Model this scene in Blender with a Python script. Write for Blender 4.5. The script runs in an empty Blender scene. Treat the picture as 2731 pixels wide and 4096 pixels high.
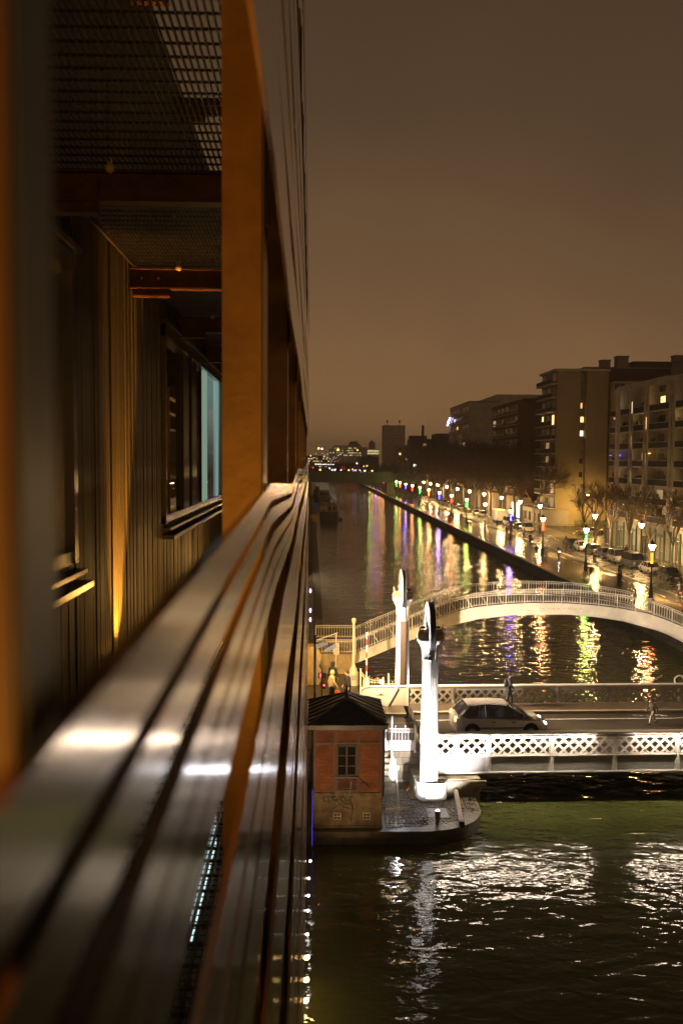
import bpy, bmesh, math, random
from mathutils import Vector, Matrix
R = math.radians
S = bpy.context.scene
COL = S.collection
rnd = random.Random(7)
# ------------------------------------------------------------ camera
cd = bpy.data.cameras.new('camera'); cam = bpy.data.objects.new('camera', cd); COL.objects.link(cam); S.camera = cam
_yaw, _pit, _rol = R(1.757), R(4.181), R(.4)
_f = Vector((math.sin(_yaw)*math.cos(_pit), math.cos(_yaw)*math.cos(_pit), -math.sin(_pit)))
_r0 = _f.cross(Vector((0, 0, 1))).normalized(); _u0 = _r0.cross(_f)
_r = _r0*math.cos(_rol)+_u0*math.sin(_rol); _u = -_r0*math.sin(_rol)+_u0*math.cos(_rol)
cam.matrix_world = Matrix(((_r.x, _u.x, -_f.x, 0), (_r.y, _u.y, -_f.y, 0), (_r.z, _u.z, -_f.z, 15), (0, 0, 0, 1)))
cd.sensor_fit = 'HORIZONTAL'; cd.sensor_width = 24; cd.lens = 35.0
cd.shift_x = 0; cd.shift_y = (2132-2048)/2731.0
cd.clip_start = .05; cd.clip_end = 6000
cd.dof.use_dof = True; cd.dof.focus_distance = 55; cd.dof.aperture_fstop = 3.6
# ------------------------------------------------------------ night sky: low cloud lit by the city
W = bpy.data.worlds.new('World'); S.world = W; W.use_nodes = True
nt = W.node_tree; bg = nt.nodes['Background']
tc = nt.nodes.new('ShaderNodeTexCoord'); sx = nt.nodes.new('ShaderNodeSeparateXYZ'); rp = nt.nodes.new('ShaderNodeValToRGB')
nz = nt.nodes.new('ShaderNodeTexNoise'); nz.inputs['Scale'].default_value = 2.2; nz.inputs['Detail'].default_value = 4
ad = nt.nodes.new('ShaderNodeMath'); ad.operation = 'MULTIPLY_ADD'; ad.inputs[1].default_value = .26
nt.links.new(tc.outputs['Generated'], sx.inputs[0]); nt.links.new(tc.outputs['Generated'], nz.inputs['Vector'])
nt.links.new(nz.outputs[0], ad.inputs[0]); nt.links.new(sx.outputs['Z'], ad.inputs[2])
nt.links.new(ad.outputs[0], rp.inputs[0]); nt.links.new(rp.outputs[0], bg.inputs['Color'])
cr = rp.color_ramp
for p, c in ((.0, (.30, .160, .062)), (.08, (.40, .215, .085)), (.15, (.27, .145, .060)), (.28, (.158, .088, .042)), (.45, (.086, .050, .026)), (.75, (.045, .027, .015))):
    e = cr.elements.new(p); e.color = (*c, 1)
cr.elements.remove(cr.elements[0]); cr.elements.remove(cr.elements[-1])
bg.inputs['Strength'].default_value = 1.0
# ------------------------------------------------------------ render look
S.render.engine = 'CYCLES'
S.view_settings.view_transform = 'Standard'; S.view_settings.look = 'None'; S.view_settings.exposure = 0; S.view_settings.gamma = 1
cy = S.cycles
cy.use_denoising = True
try: cy.denoiser = 'OPENIMAGEDENOISE'
except Exception: pass
cy.max_bounces = 5; cy.diffuse_bounces = 2; cy.glossy_bounces = 3; cy.transmission_bounces = 3; cy.transparent_max_bounces = 6
cy.sample_clamp_direct = 0; cy.sample_clamp_indirect = 6; cy.caustics_reflective = False; cy.caustics_refractive = False
cy.use_light_tree = True; cy.blur_glossy = .1

# ------------------------------------------------------------ helpers
class MB:
    def __init__(s): s.v = []; s.f = []; s.M = Matrix.Identity(4)
    def add(s, vs, fs):
        b = len(s.v); s.v += [s.M @ Vector(v) for v in vs]; s.f += [tuple(b+i for i in f) for f in fs]
    def box(s, x0, y0, z0, x1, y1, z1):
        s.add([(x0, y0, z0), (x1, y0, z0), (x1, y1, z0), (x0, y1, z0), (x0, y0, z1), (x1, y0, z1), (x1, y1, z1), (x0, y1, z1)],
              [(0, 3, 2, 1), (4, 5, 6, 7), (0, 1, 5, 4), (1, 2, 6, 5), (2, 3, 7, 6), (3, 0, 4, 7)])
        return s
    def cb(s, cx, cy, cz, w, d, h): return s.box(cx-w/2, cy-d/2, cz-h/2, cx+w/2, cy+d/2, cz+h/2)
    def bar(s, a, b, w, h=None, up=(0, 0, 1)):
        a = Vector(a); b = Vector(b); d = b-a
        if d.length < 1e-6: return s
        d.normalize(); up = Vector(up)
        if abs(d.dot(up)) > .98: up = Vector((1, 0, 0)) if abs(d.x) < .9 else Vector((0, 1, 0))
        r = d.cross(up).normalized(); u = r.cross(d); h = h or w
        q = [a+r*i*w/2+u*j*h/2 for i, j in ((-1, -1), (1, -1), (1, 1), (-1, 1))]+[b+r*i*w/2+u*j*h/2 for i, j in ((-1, -1), (1, -1), (1, 1), (-1, 1))]
        s.add(q, [(0, 1, 2, 3), (7, 6, 5, 4), (0, 4, 5, 1), (1, 5, 6, 2), (2, 6, 7, 3), (3, 7, 4, 0)]); return s
    def tube(s, pts, rs, n=8, cap=True):
        pts = [Vector(p) for p in pts]
        if not isinstance(rs, (list, tuple)): rs = [rs]*len(pts)
        vs = []; fs = []; ref = None
        for i, p in enumerate(pts):
            d = (pts[min(i+1, len(pts)-1)]-pts[max(i-1, 0)]).normalized()
            if ref is None: ref = Vector((0, 0, 1)) if abs(d.z) < .9 else Vector((1, 0, 0))
            r = d.cross(ref).normalized(); u = r.cross(d).normalized(); ref = u
            for k in range(n):
                a = 2*math.pi*k/n; vs.append(p+(r*math.cos(a)+u*math.sin(a))*rs[i])
        for i in range(len(pts)-1):
            for k in range(n): fs.append((i*n+k, i*n+(k+1) % n, (i+1)*n+(k+1) % n, (i+1)*n+k))
        if cap: fs.append(tuple(reversed(range(n)))); fs.append(tuple((len(pts)-1)*n+k for k in range(n)))
        s.add(vs, fs); return s
    def lathe(s, prof, n=24, c=(0, 0, 0), axis='Z', cap=True):
        vs = []; fs = []
        for r, z in prof:
            for k in range(n):
                a = 2*math.pi*k/n; x, y = r*math.cos(a), r*math.sin(a)
                vs.append((c[0]+x, c[1]+y, c[2]+z) if axis == 'Z' else ((c[0]+z, c[1]+x, c[2]+y) if axis == 'X' else (c[0]+x, c[1]+z, c[2]+y)))
        m = len(prof)
        for i in range(m-1):
            for k in range(n): fs.append((i*n+k, i*n+(k+1) % n, (i+1)*n+(k+1) % n, (i+1)*n+k))
        if cap:
            if prof[0][0] > 1e-5: fs.append(tuple(reversed(range(n))))
            if prof[-1][0] > 1e-5: fs.append(tuple((m-1)*n+k for k in range(n)))
        s.add(vs, fs); return s
    def prism(s, poly, z0, z1):
        n = len(poly)
        s.add([(x, y, z0) for x, y in poly]+[(x, y, z1) for x, y in poly], [tuple(reversed(range(n))), tuple(range(n, 2*n))]+[(i, (i+1) % n, n+(i+1) % n, n+i) for i in range(n)]); return s
    def prismy(s, poly, y0, y1):
        n = len(poly)
        s.add([(x, y0, z) for x, z in poly]+[(x, y1, z) for x, z in poly], [tuple(range(n)), tuple(reversed(range(n, 2*n)))]+[(i, n+i, n+(i+1) % n, (i+1) % n) for i in range(n)]); return s
    def ball(s, c, r, n=10, sc=(1, 1, 1)):
        pr = [(max(1e-4, r*math.sin(math.pi*i/n)), -r*math.cos(math.pi*i/n)) for i in range(n+1)]
        b = len(s.v); s.lathe(pr, n=12, cap=False)
        for i in range(b, len(s.v)):
            v = s.M.inverted() @ s.v[i]; s.v[i] = s.M @ Vector((v.x*sc[0]+c[0], v.y*sc[1]+c[1], v.z*sc[2]+c[2]))
        return s
    def mesh(s, name, smooth=False):
        me = bpy.data.meshes.new(name); me.from_pydata([tuple(v) for v in s.v], [], s.f); me.update()
        bm = bmesh.new(); bm.from_mesh(me); bmesh.ops.recalc_face_normals(bm, faces=bm.faces); bm.to_mesh(me); bm.free()
        if smooth:
            for p in me.polygons: p.use_smooth = True
            try: me.set_sharp_from_angle(angle=R(38))
            except Exception: pass
        return me
def mk(name, mb, mat, parent=None, loc=None, rotz=0, smooth=False, label=None):
    me = mb if isinstance(mb, bpy.types.Mesh) else mb.mesh(name, smooth)
    if mat is not None and not me.materials: me.materials.append(mat)
    o = bpy.data.objects.new(name, me); COL.objects.link(o)
    if parent: o.parent = parent
    if loc: o.location = loc
    if rotz: o.rotation_euler.z = rotz
    if label: o['label'] = label
    return o
def tag(o, label, cat, group=None, kind=None):
    o['label'] = label; o['category'] = cat
    if group: o['group'] = group
    if kind: o['kind'] = kind
    return o
def thing(name, label, cat, loc=(0, 0, 0), rotz=0, group=None):
    o = bpy.data.objects.new(name, None); COL.objects.link(o); o.location = loc; o.rotation_euler.z = rotz
    o.empty_display_size = .2
    return tag(o, label, cat, group)
def struct(name, mb, mat, label=None, **k):
    o = mk(name, mb, mat, **k); o['kind'] = 'structure'
    if label: o['label'] = label
    return o
KIDS = {}
def dup(o, label=None, loc=None, rotz=None, parent=None, scale=None):
    c = o.copy(); COL.objects.link(c)
    if parent: c.parent = parent
    if label: c['label'] = label
    if loc is not None: c.location = loc
    if rotz is not None: c.rotation_euler.z = rotz
    if scale is not None: c.scale = scale
    for ch in list(o.children): dup(ch, parent=c)
    return c
# ------------------------------------------------------------ materials
def mat(name, col, rough=.6, metal=0, var=.25, sc=3.0, bump=0, bsc=None, spec=.5, emit=None, es=0, stretch=None, coat=0, dirt=None):
    m = bpy.data.materials.new(name); m.use_nodes = True; n = m.node_tree.nodes; l = m.node_tree.links; b = n['Principled BSDF']
    b.inputs['Roughness'].default_value = rough; b.inputs['Metallic'].default_value = metal
    b.inputs['Specular IOR Level'].default_value = spec
    if coat: b.inputs['Coat Weight'].default_value = coat; b.inputs['Coat Roughness'].default_value = .08
    if emit: b.inputs['Emission Color'].default_value = (*emit, 1); b.inputs['Emission Strength'].default_value = es
    t = n.new('ShaderNodeTexCoord'); mp = n.new('ShaderNodeMapping'); l.new(t.outputs['Object'], mp.inputs[0])
    if stretch: mp.inputs['Scale'].default_value = stretch
    if var:
        z = n.new('ShaderNodeTexNoise'); z.inputs['Scale'].default_value = sc; z.inputs['Detail'].default_value = 6; z.inputs['Roughness'].default_value = .6; l.new(mp.outputs[0], z.inputs['Vector'])
        r = n.new('ShaderNodeValToRGB'); r.color_ramp.elements[0].position = .3; r.color_ramp.elements[1].position = .7
        d = dirt or tuple(c*(1-var) for c in col)
        r.color_ramp.elements[0].color = (*d, 1); r.color_ramp.elements[1].color = (*[min(1, c*(1+var*.5)) for c in col], 1)
        l.new(z.outputs[0], r.inputs[0]); l.new(r.outputs[0], b.inputs['Base Color'])
        if rough < .95:
            q = n.new('ShaderNodeMapRange'); q.inputs[3].default_value = max(.02, rough*.75); q.inputs[4].default_value = min(1, rough*1.25); l.new(z.outputs[0], q.inputs[0]); l.new(q.outputs[0], b.inputs['Roughness'])
    else: b.inputs['Base Color'].default_value = (*col, 1)
    if bump:
        z2 = n.new('ShaderNodeTexNoise'); z2.inputs['Scale'].default_value = bsc or sc*4; z2.inputs['Detail'].default_value = 4; l.new(mp.outputs[0], z2.inputs['Vector'])
        bp = n.new('ShaderNodeBump'); bp.inputs['Distance'].default_value = bump; l.new(z2.outputs[0], bp.inputs['Height']); l.new(bp.outputs[0], b.inputs['Normal'])
    return m
def emi(name, col, s):
    m = bpy.data.materials.new(name); m.use_nodes = True; n = m.node_tree.nodes; n.remove(n['Principled BSDF'])
    e = n.new('ShaderNodeEmission'); e.inputs[0].default_value = (*col, 1); e.inputs[1].default_value = s
    m.node_tree.links.new(e.outputs[0], n['Material Output'].inputs[0]); return m
def brickmat(name, c1, c2, mortar, sx=1, bw=.22, bh=.07, rough=.8, wet=None, msize=.012, bump=.006, axes='XZ'):
    m = bpy.data.materials.new(name); m.use_nodes = True; n = m.node_tree.nodes; l = m.node_tree.links; b = n['Principled BSDF']
    t = n.new('ShaderNodeTexCoord'); sp = n.new('ShaderNodeSeparateXYZ'); cb = n.new('ShaderNodeCombineXYZ'); l.new(t.outputs['Object'], sp.inputs[0])
    if axes == 'XZ':
        a = n.new('ShaderNodeMath'); a.operation = 'ADD'; l.new(sp.outputs[0], a.inputs[0]); l.new(sp.outputs[1], a.inputs[1]); l.new(a.outputs[0], cb.inputs[0]); l.new(sp.outputs[2], cb.inputs[1])
    else: l.new(sp.outputs[0], cb.inputs[0]); l.new(sp.outputs[1], cb.inputs[1])
    k = n.new('ShaderNodeTexBrick'); l.new(cb.outputs[0], k.inputs['Vector'])
    k.inputs['Color1'].default_value = (*c1, 1); k.inputs['Color2'].default_value = (*c2, 1); k.inputs['Mortar'].default_value = (*mortar, 1)
    k.inputs['Scale'].default_value = 1; k.inputs['Mortar Size'].default_value = msize; k.inputs['Brick Width'].default_value = bw; k.inputs['Row Height'].default_value = bh
    z = n.new('ShaderNodeTexNoise'); z.inputs['Scale'].default_value = 1.3; z.inputs['Detail'].default_value = 6; l.new(t.outputs['Object'], z.inputs['Vector'])
    r = n.new('ShaderNodeMapRange'); r.inputs[1].default_value = .3; r.inputs[2].default_value = .7; r.inputs[3].default_value = .5; r.inputs[4].default_value = 1.15; l.new(z.outputs[0], r.inputs[0])
    mx = n.new('ShaderNodeVectorMath'); mx.operation = 'SCALE'; l.new(k.outputs['Color'], mx.inputs[0]); l.new(r.outputs[0], mx.inputs['Scale']); l.new(mx.outputs[0], b.inputs['Base Color'])
    b.inputs['Roughness'].default_value = rough
    if wet:
        q = n.new('ShaderNodeMapRange'); q.inputs[1].default_value = .35; q.inputs[2].default_value = .65; q.inputs[3].default_value = wet; q.inputs[4].default_value = rough; l.new(z.outputs[0], q.inputs[0]); l.new(q.outputs[0], b.inputs['Roughness'])
    bp = n.new('ShaderNodeBump'); bp.invert = True; bp.inputs['Distance'].default_value = bump; l.new(k.outputs['Fac'], bp.inputs['Height']); l.new(bp.outputs[0], b.inputs['Normal'])
    return m
SOD = (1.0, .56, .16); WARM = (1.0, .78, .46); COOL = (.72, .85, 1.0)
M = dict(
 white=mat('white_paint', (.70, .68, .64), .45, var=.12, sc=2, bump=.002),
 whitelit=mat('bridge_white_paint', (.62, .60, .56), .5, var=.14, sc=1.6),
 grey=mat('grey_paint', (.30, .29, .28), .5, var=.15),
 cream=mat('cream_paint', (.60, .52, .36), .5, var=.2, sc=3),
 stone=mat('limestone', (.34, .29, .20), .85, var=.5, sc=1.6, bump=.02, bsc=7),
 ochre=mat('ochre_stone', (.36, .26, .12), .85, var=.6, sc=1.4, bump=.03, bsc=4),
 darkmetal=mat('dark_metal', (.035, .034, .035), .4, .6, var=.3),
 black=mat('black_paint', (.012, .012, .013), .35, var=.2),
 zinc=mat('zinc_roof', (.05, .055, .058), .32, .5, var=.35, sc=4),
 glass=mat('dark_glass', (.012, .013, .016), .06, var=0, spec=.8),
 rubber=mat('rubber', (.015, .015, .015), .8, var=.1),
 chrome=mat('chrome', (.5, .5, .5), .2, 1, var=0),
 planks=None,
)
# ------------------------------------------------------------ water
def water_mat():
    m = bpy.data.materials.new('canal_water'); m.use_nodes = True; n = m.node_tree.nodes; l = m.node_tree.links; b = n['Principled BSDF']
    b.inputs['Base Color'].default_value = (.088, .098, .028, 1); b.inputs['Roughness'].default_value = .05; b.inputs['IOR'].default_value = 1.4
    b.inputs['Specular IOR Level'].default_value = .6
    t = n.new('ShaderNodeTexCoord')
    def noise(sc, rot, st, det=2, dist=0):
        mp = n.new('ShaderNodeMapping'); mp.inputs['Rotation'].default_value = (0, 0, rot); mp.inputs['Scale'].default_value = st
        l.new(t.outputs['Object'], mp.inputs[0]); z = n.new('ShaderNodeTexNoise'); z.inputs['Scale'].default_value = sc; z.inputs['Detail'].default_value = det
        z.inputs['Roughness'].default_value = .45; z.inputs['Distortion'].default_value = dist; l.new(mp.outputs[0], z.inputs['Vector']); return z.outputs[0]
    def mul(a, k):
        q = n.new('ShaderNodeMath'); q.operation = 'MULTIPLY'; l.new(a, q.inputs[0])
        if isinstance(k, float): q.inputs[1].default_value = k
        else: l.new(k, q.inputs[1])
        return q.outputs[0]
    def add(a, c):
        q = n.new('ShaderNodeMath'); q.operation = 'ADD'; l.new(a, q.inputs[0]); l.new(c, q.inputs[1]); return q.outputs[0]
    h = add(add(mul(noise(1.2, .2, (.75, 1.25, 1), 2, .4), .078), mul(noise(3.6, -.3, (.75, 1.3, 1), 2, .3), .014)), mul(noise(.35, .5, (1, 1.4, 1), 1), .07))
    h = add(h, mul(noise(9, .1, (.8, 1.2, 1), 1), .0020))
    patch = n.new('ShaderNodeMapRange'); l.new(noise(.12, 0, (1, 1, 1), 2), patch.inputs[0]); patch.inputs[1].default_value = .3; patch.inputs[2].default_value = .7; patch.inputs[3].default_value = .65; patch.inputs[4].default_value = 1.15
    bp = n.new('ShaderNodeBump'); bp.inputs['Distance'].default_value = 1.0; bp.inputs['Strength'].default_value = 1; l.new(mul(h, patch.outputs[0]), bp.inputs['Height']); l.new(bp.outputs[0], b.inputs['Normal'])
    return m
WAT = water_mat()
w = MB(); w.add([(-700, -60, 0), (1200, -60, 0), (1200, 2600, 0), (-700, 2600, 0)], [(0, 1, 2, 3)])
struct('water', w, WAT, 'dark rippled canal water reflecting the coloured lamps')
# ------------------------------------------------------------ right bank
COB = brickmat('wet_cobbles', (.17, .14, .085), (.11, .09, .055), (.02, .017, .012), bw=.16, bh=.12, rough=.42, wet=.16, msize=.014, bump=.012, axes='XY')
ASP = mat('wet_asphalt', (.075, .064, .045), .22, var=.35, sc=.7, bump=.006, bsc=16)
PAV = mat('wet_paving', (.19, .15, .085), .20, var=.4, sc=.5, bump=.010, bsc=9)
QS = brickmat('quay_stone', (.10, .085, .065), (.07, .06, .045), (.03, .025, .02), bw=1.3, bh=.42, rough=.7, msize=.02)
q = MB(); q.box(29.5, -20, -1.5, 49, 1400, 1.296); struct('quay_wall', q, QS, 'stone quay wall along the far canal bank')
q = MB(); q.box(29.5, -20, 1.297, 30.1, 900, 1.33); struct('quay_edge', q, mat('edge_stone', (.11, .095, .07), .6, var=.4, sc=1, bump=.008), 'worn stone coping along the quay edge')
q = MB(); q.box(30.1, -20, 1.296, 35.6, 900, 1.31); struct('promenade', q, PAV, 'wet promenade paving beside the canal')
q = MB(); q.box(35.6, -20, 1.296, 37.6, 900, 1.304); struct('cycle_path', q, ASP, 'wet cycle path with dashed line')
q = MB(); q.box(37.85, -20, 1.296, 44.6, 900, 1.304); struct('road', q, COB, 'wet cobbled street with parked cars')
q = MB(); q.box(37.6, -20, 1.296, 37.85, 900, 1.42); struct('kerb', q, mat('kerb_stone', (.22, .19, .14), .5, var=.4, sc=1.5), 'pale kerb between cycle path and road')
q = MB(); q.box(44.6, -20, 1.296, 48.6, 900, 1.42); struct('pavement', q, PAV, 'pavement in front of the buildings')
q = MB(); q.box(48.9, -20, 1.1, 900, 1400, 1.30); struct('ground', q, mat('ground_dark', (.06, .055, .04), .7, var=.4, sc=.1), 'ground behind the street')
q = MB(); q.box(48.6, 166, 1.31, 80, 209, 1.36); struct('side_street', q, COB, 'wet side street opening between the buildings')
q = MB()
for i in range(60):
    y = 60+i*6.6; q.box(36.05, y, 1.304, 36.15, y+3, 1.309)
struct('lane_marking', q, mat('road_paint', (.55, .52, .42), .4, var=.3, sc=6), 'white dashed line down the cycle path')
q = MB()
for i in range(8): q.box(36.1+i*.001, 118.2+i*.45, 1.3095, 37.2, 118.42+i*.45, 1.3135)
struct('crossing_marking', q, M['white'], 'white painted patch on the cycle path')
# left bank far up the canal and the building's own quay
q = MB(); q.box(-60, 132, -1.5, .25, 400, 1.3); q.box(-60, 66, -1.5, -1.5, 131.9, 1.3); struct('left_quay', q, QS, 'left bank quay far up the canal')
q = MB(); q.box(-60, 408, -1.5, .25, 900, 1.3); q.box(-400, 900, -1.5, 30, 1400, 1.3); q.box(30, 1400, -1.5, 900, 1800, 2); struct('far_bank', q, QS, 'far banks of the canal')
# ------------------------------------------------------------ street lamps along the promenade
LG = emi('lantern_glow', (1.0, .60, .22), 105)
LGF = emi('lantern_glow_far', (1.0, .60, .22), 560)
TUBE = {'orange': emi('tube_orange', (1.0, .045, .002), 62), 'green': emi('tube_green', (.008, 1.0, .014), 90), 'red': emi('tube_red', (1.0, .008, .003), 75), 'blue': emi('tube_blue', (.006, .005, 1.0), 200)}
def lamp_parts(t, glow, tube=None):
    b = MB(); b.lathe([(.36, 0), (.36, .12), (.27, .2), (.25, .75), (.17, .95), (.15, 1.5), (.17, 1.55), (.10, 1.7), (.085, 2.8), (.07, 4.6), (.09, 4.65), (.06, 4.75), (.06, 4.95)], 12)
    mk('post', b, M['black'], t, smooth=True)
    b = MB(); b.lathe([(.10, 4.95), (.15, 5.0), (.24, 5.5), (.27, 5.55), (.27, 5.62), (.20, 5.66)], 6)
    g = MB(); g.lathe([(.13, 4.99), (.33, 5.42), (.30, 5.5)], 12)
    mk('lantern_glass', g, glow, t, smooth=True)
    c = MB(); c.lathe([(.33, 5.5), (.34, 5.54), (.26, 5.66), (.14, 5.76), (.16, 5.85), (.05, 5.95), (.02, 6.1)], 12)
    mk('lantern_cap', c, M['black'], t, smooth=True)
    if tube:
        d = MB(); d.lathe([(.07, 3.65), (.092, 3.68), (.092, 4.66), (.07, 4.7)], 10); mk('light_tube', d, TUBE[tube], t, smooth=True)
ORD = ['orange', 'green', 'red', 'blue']
LAMPY = [97.65, 121.4, 144.3, 167.9, 193.0, 216.1, 239.6, 263, 286.5, 310, 333.5, 357, 380, 396.5]
protos = {}
ords = ['orange', 'green', 'red', 'blue', None, 'green', 'red', 'blue', 'orange', 'green', 'red', 'blue', 'orange', 'green']
desc = {0: 'nearest', 1: 'second nearest', 2: 'third', 3: 'fourth', 5: 'sixth', 6: 'seventh', 7: 'eighth', 8: 'ninth', 9: 'tenth', 10: 'eleventh', 11: 'twelfth', 12: 'thirteenth', 13: 'farthest'}
for i, (y, k) in enumerate(zip(LAMPY, ords)):
    lab = ('black street lamp with a glowing %s tube, %s lamp along the quay' % (k, desc[i])) if k else 'black quay street lamp carrying a round sign and no coloured tube'
    if k in protos: dup(protos[k], lab, (33.9, y, 1.31)); continue
    t = thing('street_lamp', lab, 'street lamp', (33.9, y, 1.31), 0, 'street lamps along the quay'); protos[k] = t
    lamp_parts(t, LG, k)
    if k is None:
        b = MB(); b.lathe([(.28, -.02), (.28, .02)], 16, (0, -.14, 2.6), 'Y'); mk('round_sign', b, M['cream'], t, smooth=True)
# lamps among the trees on the house side
first = None
BL = [(43.6, 129.9, 'beside the green shop front trees'), (43.6, 151.5, 'above the white hatchback'), (42.7, 184.5, 'in front of the tall gable'), (43.0, 203.5, 'at the low grey wall'), (43.4, 226, 'behind the white box van'),
      (43.4, 249, 'above the pale parked cars'), (43.4, 272, 'under the plane trees, sixth of its row'), (43.4, 295, 'under the plane trees, seventh of its row'), (43.4, 318, 'beside the far row of cars'), (43.4, 341, 'under the plane trees, ninth of its row'), (43.4, 362, 'near the end of the plane trees'), (43.4, 384, 'close to the green railway bridge')]
for x, y, d in BL:
    lab = 'house side street lamp with warm lantern '+d
    if first: dup(first, lab, (x, y, 1.42)); continue
    first = t = thing('street_lamp', lab, 'street lamp', (x, y, 1.42), 0, 'street lamps on the house side'); lamp_parts(t, LGF)
# ------------------------------------------------------------ the lift bridge
BR = R(1.7)
def bri(x, y, z=0):  # bridge-local to world
    return (5+x*math.cos(BR)-y*math.sin(BR), 42.48+x*math.sin(BR)+y*math.cos(BR), z)
lb = thing('lift_bridge', 'white riveted lattice lift bridge crossing the canal, floodlit on its near side', 'bridge', (5, 42.48, 0), BR)
X0, X1 = .45, 26.5
stf = [1.4, 2.8, 5.6, 8.43, 11.26, 14.1, 16.9, 19.75, 22.6, 25.4]
RV = [(0, 0)]
def lattice(x0, x1, z0, z1, sp, y, w, d, sgn):
    m = MB(); H = z1-z0; k = math.floor((x0-H)/sp)
    c = k*sp
    while c < x1+H:
        a0, b0 = c, c+sgn*H   # x at z0 and z1
        ta, tb = 0, 1
        def X(t): return a0+(b0-a0)*t
        lo, hi = 0., 1.
        if abs(b0-a0) > 1e-6:
            t0 = (x0-a0)/(b0-a0); t1 = (x1-a0)/(b0-a0)
            if t0 > t1: t0, t1 = t1, t0
            lo, hi = max(0, t0), min(1, t1)
        if hi-lo > .08: m.bar((X(lo), y, z0+H*lo), (X(hi), y, z0+H*hi), w, d, up=(0, 1, 0)) if False else m.bar((X(lo), y, z0+H*lo), (X(hi), y, z0+H*hi), d, w, up=(-sgn, 0, 1))
        c += sp
    return m
def girder(yy, face, near):
    s = -1 if face < 0 else 1
    ed = [X0]+stf+[X1]
    tp = MB(); tp.box(X0, yy-.19, 3.12, X1, yy+.19, 3.18); tp.box(X0, yy-.02, 2.96, X1, yy+.02, 3.12)
    mk('top_rail', tp, M['whitelit'], lb)
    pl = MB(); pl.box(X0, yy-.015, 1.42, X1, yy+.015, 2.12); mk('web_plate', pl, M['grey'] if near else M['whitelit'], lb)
    fl = MB(); fl.box(X0, yy-.12, 1.37, X1, yy+.12, 1.42); fl.box(X0, yy+s*.015, 2.07, X1, yy+s*.035, 2.22); fl.box(X0, yy-.1, 2.12, X1, yy+.1, 2.14)
    mk('flange', fl, M['whitelit'], lb)
    for i in range(len(ed)-1):
        a, b = ed[i]+.05, ed[i+1]-.05
        m = lattice(a, b, 2.14, 2.98, .455, yy+s*.022, .105, .014, 1)
        m2 = lattice(a, b, 2.14, 2.98, .455, yy-s*.022, .105, .014, -1); m.v, m.f = m.v+m2.v, m.f+[tuple(q+len(m.v) for q in f) for f in m2.f]
        # gusset strips and rivet heads
        m.box(a, yy-.018, 2.90, b, yy+.018, 2.975)
        c = a+.1
        while c < b:
            m.ball((c, yy+s*.035, 2.19), .022, 4); m.ball((c, yy+s*.032, 2.93), .02, 4); c += .2175
        mk('lattice_panel', m, M['whitelit'], lb)
    for x in stf:
        m = MB(); m.box(x-.05, yy-.03 if s > 0 else yy-.09, 1.42, x+.05, yy+.09 if s > 0 else yy+.03, 3.12)
        for k in range(24):
            for dx in (-.085, .085): m.ball((x+dx, yy+s*.04, 1.46+k*.068), .018, 4)
        m.box(x-.12, yy+s*.024-.01, 1.42, x+.12, yy+s*.024+.01, 3.1)
        mk('stiffener', m, M['whitelit'], lb)
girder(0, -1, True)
girder(9.12, -1, False)
# floodlight strips under the overhanging near top rail; one length is out
STRIP = emi('bridge_strip_light', (1.0, .80, .60), 105)
for a, b in ((.6, 4.3), (4.35, 7.4), (9.3, 14.2), (14.4, 19.9), (20.1, 26)):
    m = MB(); m.box(a, -.34, 3.02, b, -.27, 3.045); h = MB(); h.box(a, -.36, 3.05, b, -.19, 3.075)
    o = mk('light_housing', h, M['grey'], lb); mk('light_strip', m, STRIP, o)
m = MB()
for x in stf: m.box(x-.02, -.3, 3.08, x+.02, -.19, 3.118)
mk('light_bracket', m, M['grey'], lb)
m = MB(); m.box(7.45, -.36, 3.05, 9.25, -.19, 3.075); mk('light_housing', m, M['grey'], lb)
# deck
DK = mat('bridge_asphalt', (.060, .050, .036), .38, var=.35, sc=1.2, bump=.004, bsc=30)
SW = mat('bridge_sidewalk', (.085, .062, .042), .35, var=.35, sc=1.5, bump=.004, bsc=10)
KB = mat('bridge_kerb', (.34, .29, .2), .5, var=.3, sc=3)
m = MB(); m.box(X0, .12, 1.9, X1+1, 7.15, 2.1); mk('roadway', m, DK, lb)
m = MB(); m.box(X0, 7.15, 1.9, X1+1, 7.45, 2.24); mk('kerb', m, KB, lb)
m = MB(); m.box(X0, 7.45, 1.9, X1+1, 9.0, 2.235); mk('sidewalk', m, SW, lb)
m = MB(); m.box(X0, 1.75, 1.9, X1+1, 1.95, 2.225); mk('kerb', m, KB, lb)
m = MB(); m.box(X0, 6.05, 2.1, X1, 6.17, 2.106)
ox, oy = 12.9, 6.62
for cx in (-.33, .33): m.lathe([(.17, 0), (.17, .006), (.14, .006), (.14, 0)], 16, (ox+cx, oy, 2.1), cap=False)
for a, b in (((-.33, 0), (-.1, .2)), ((-.1, .2), (.2, .18)), ((-.33, 0), (0, 0)), ((0, 0), (.2, .18)), ((0, 0), (-.12, .26)), ((.33, 0), (.17, .25)), ((-.75, .0), (-1.25, .2)), ((-.75, 0), (-1.25, -.2))): m.bar((ox+a[0], oy+a[1], 2.106), (ox+b[0], oy+b[1], 2.106), .035, .01)
mk('lane_marking', m, M['white'], lb, label='painted edge line and bicycle symbol')
m = MB()
for i in range(13): m.box(X0, .5+i*.66, 1.5, X1, .56+i*.66, 1.9)
mk('deck_beam', m, M['grey'], lb)
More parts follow.
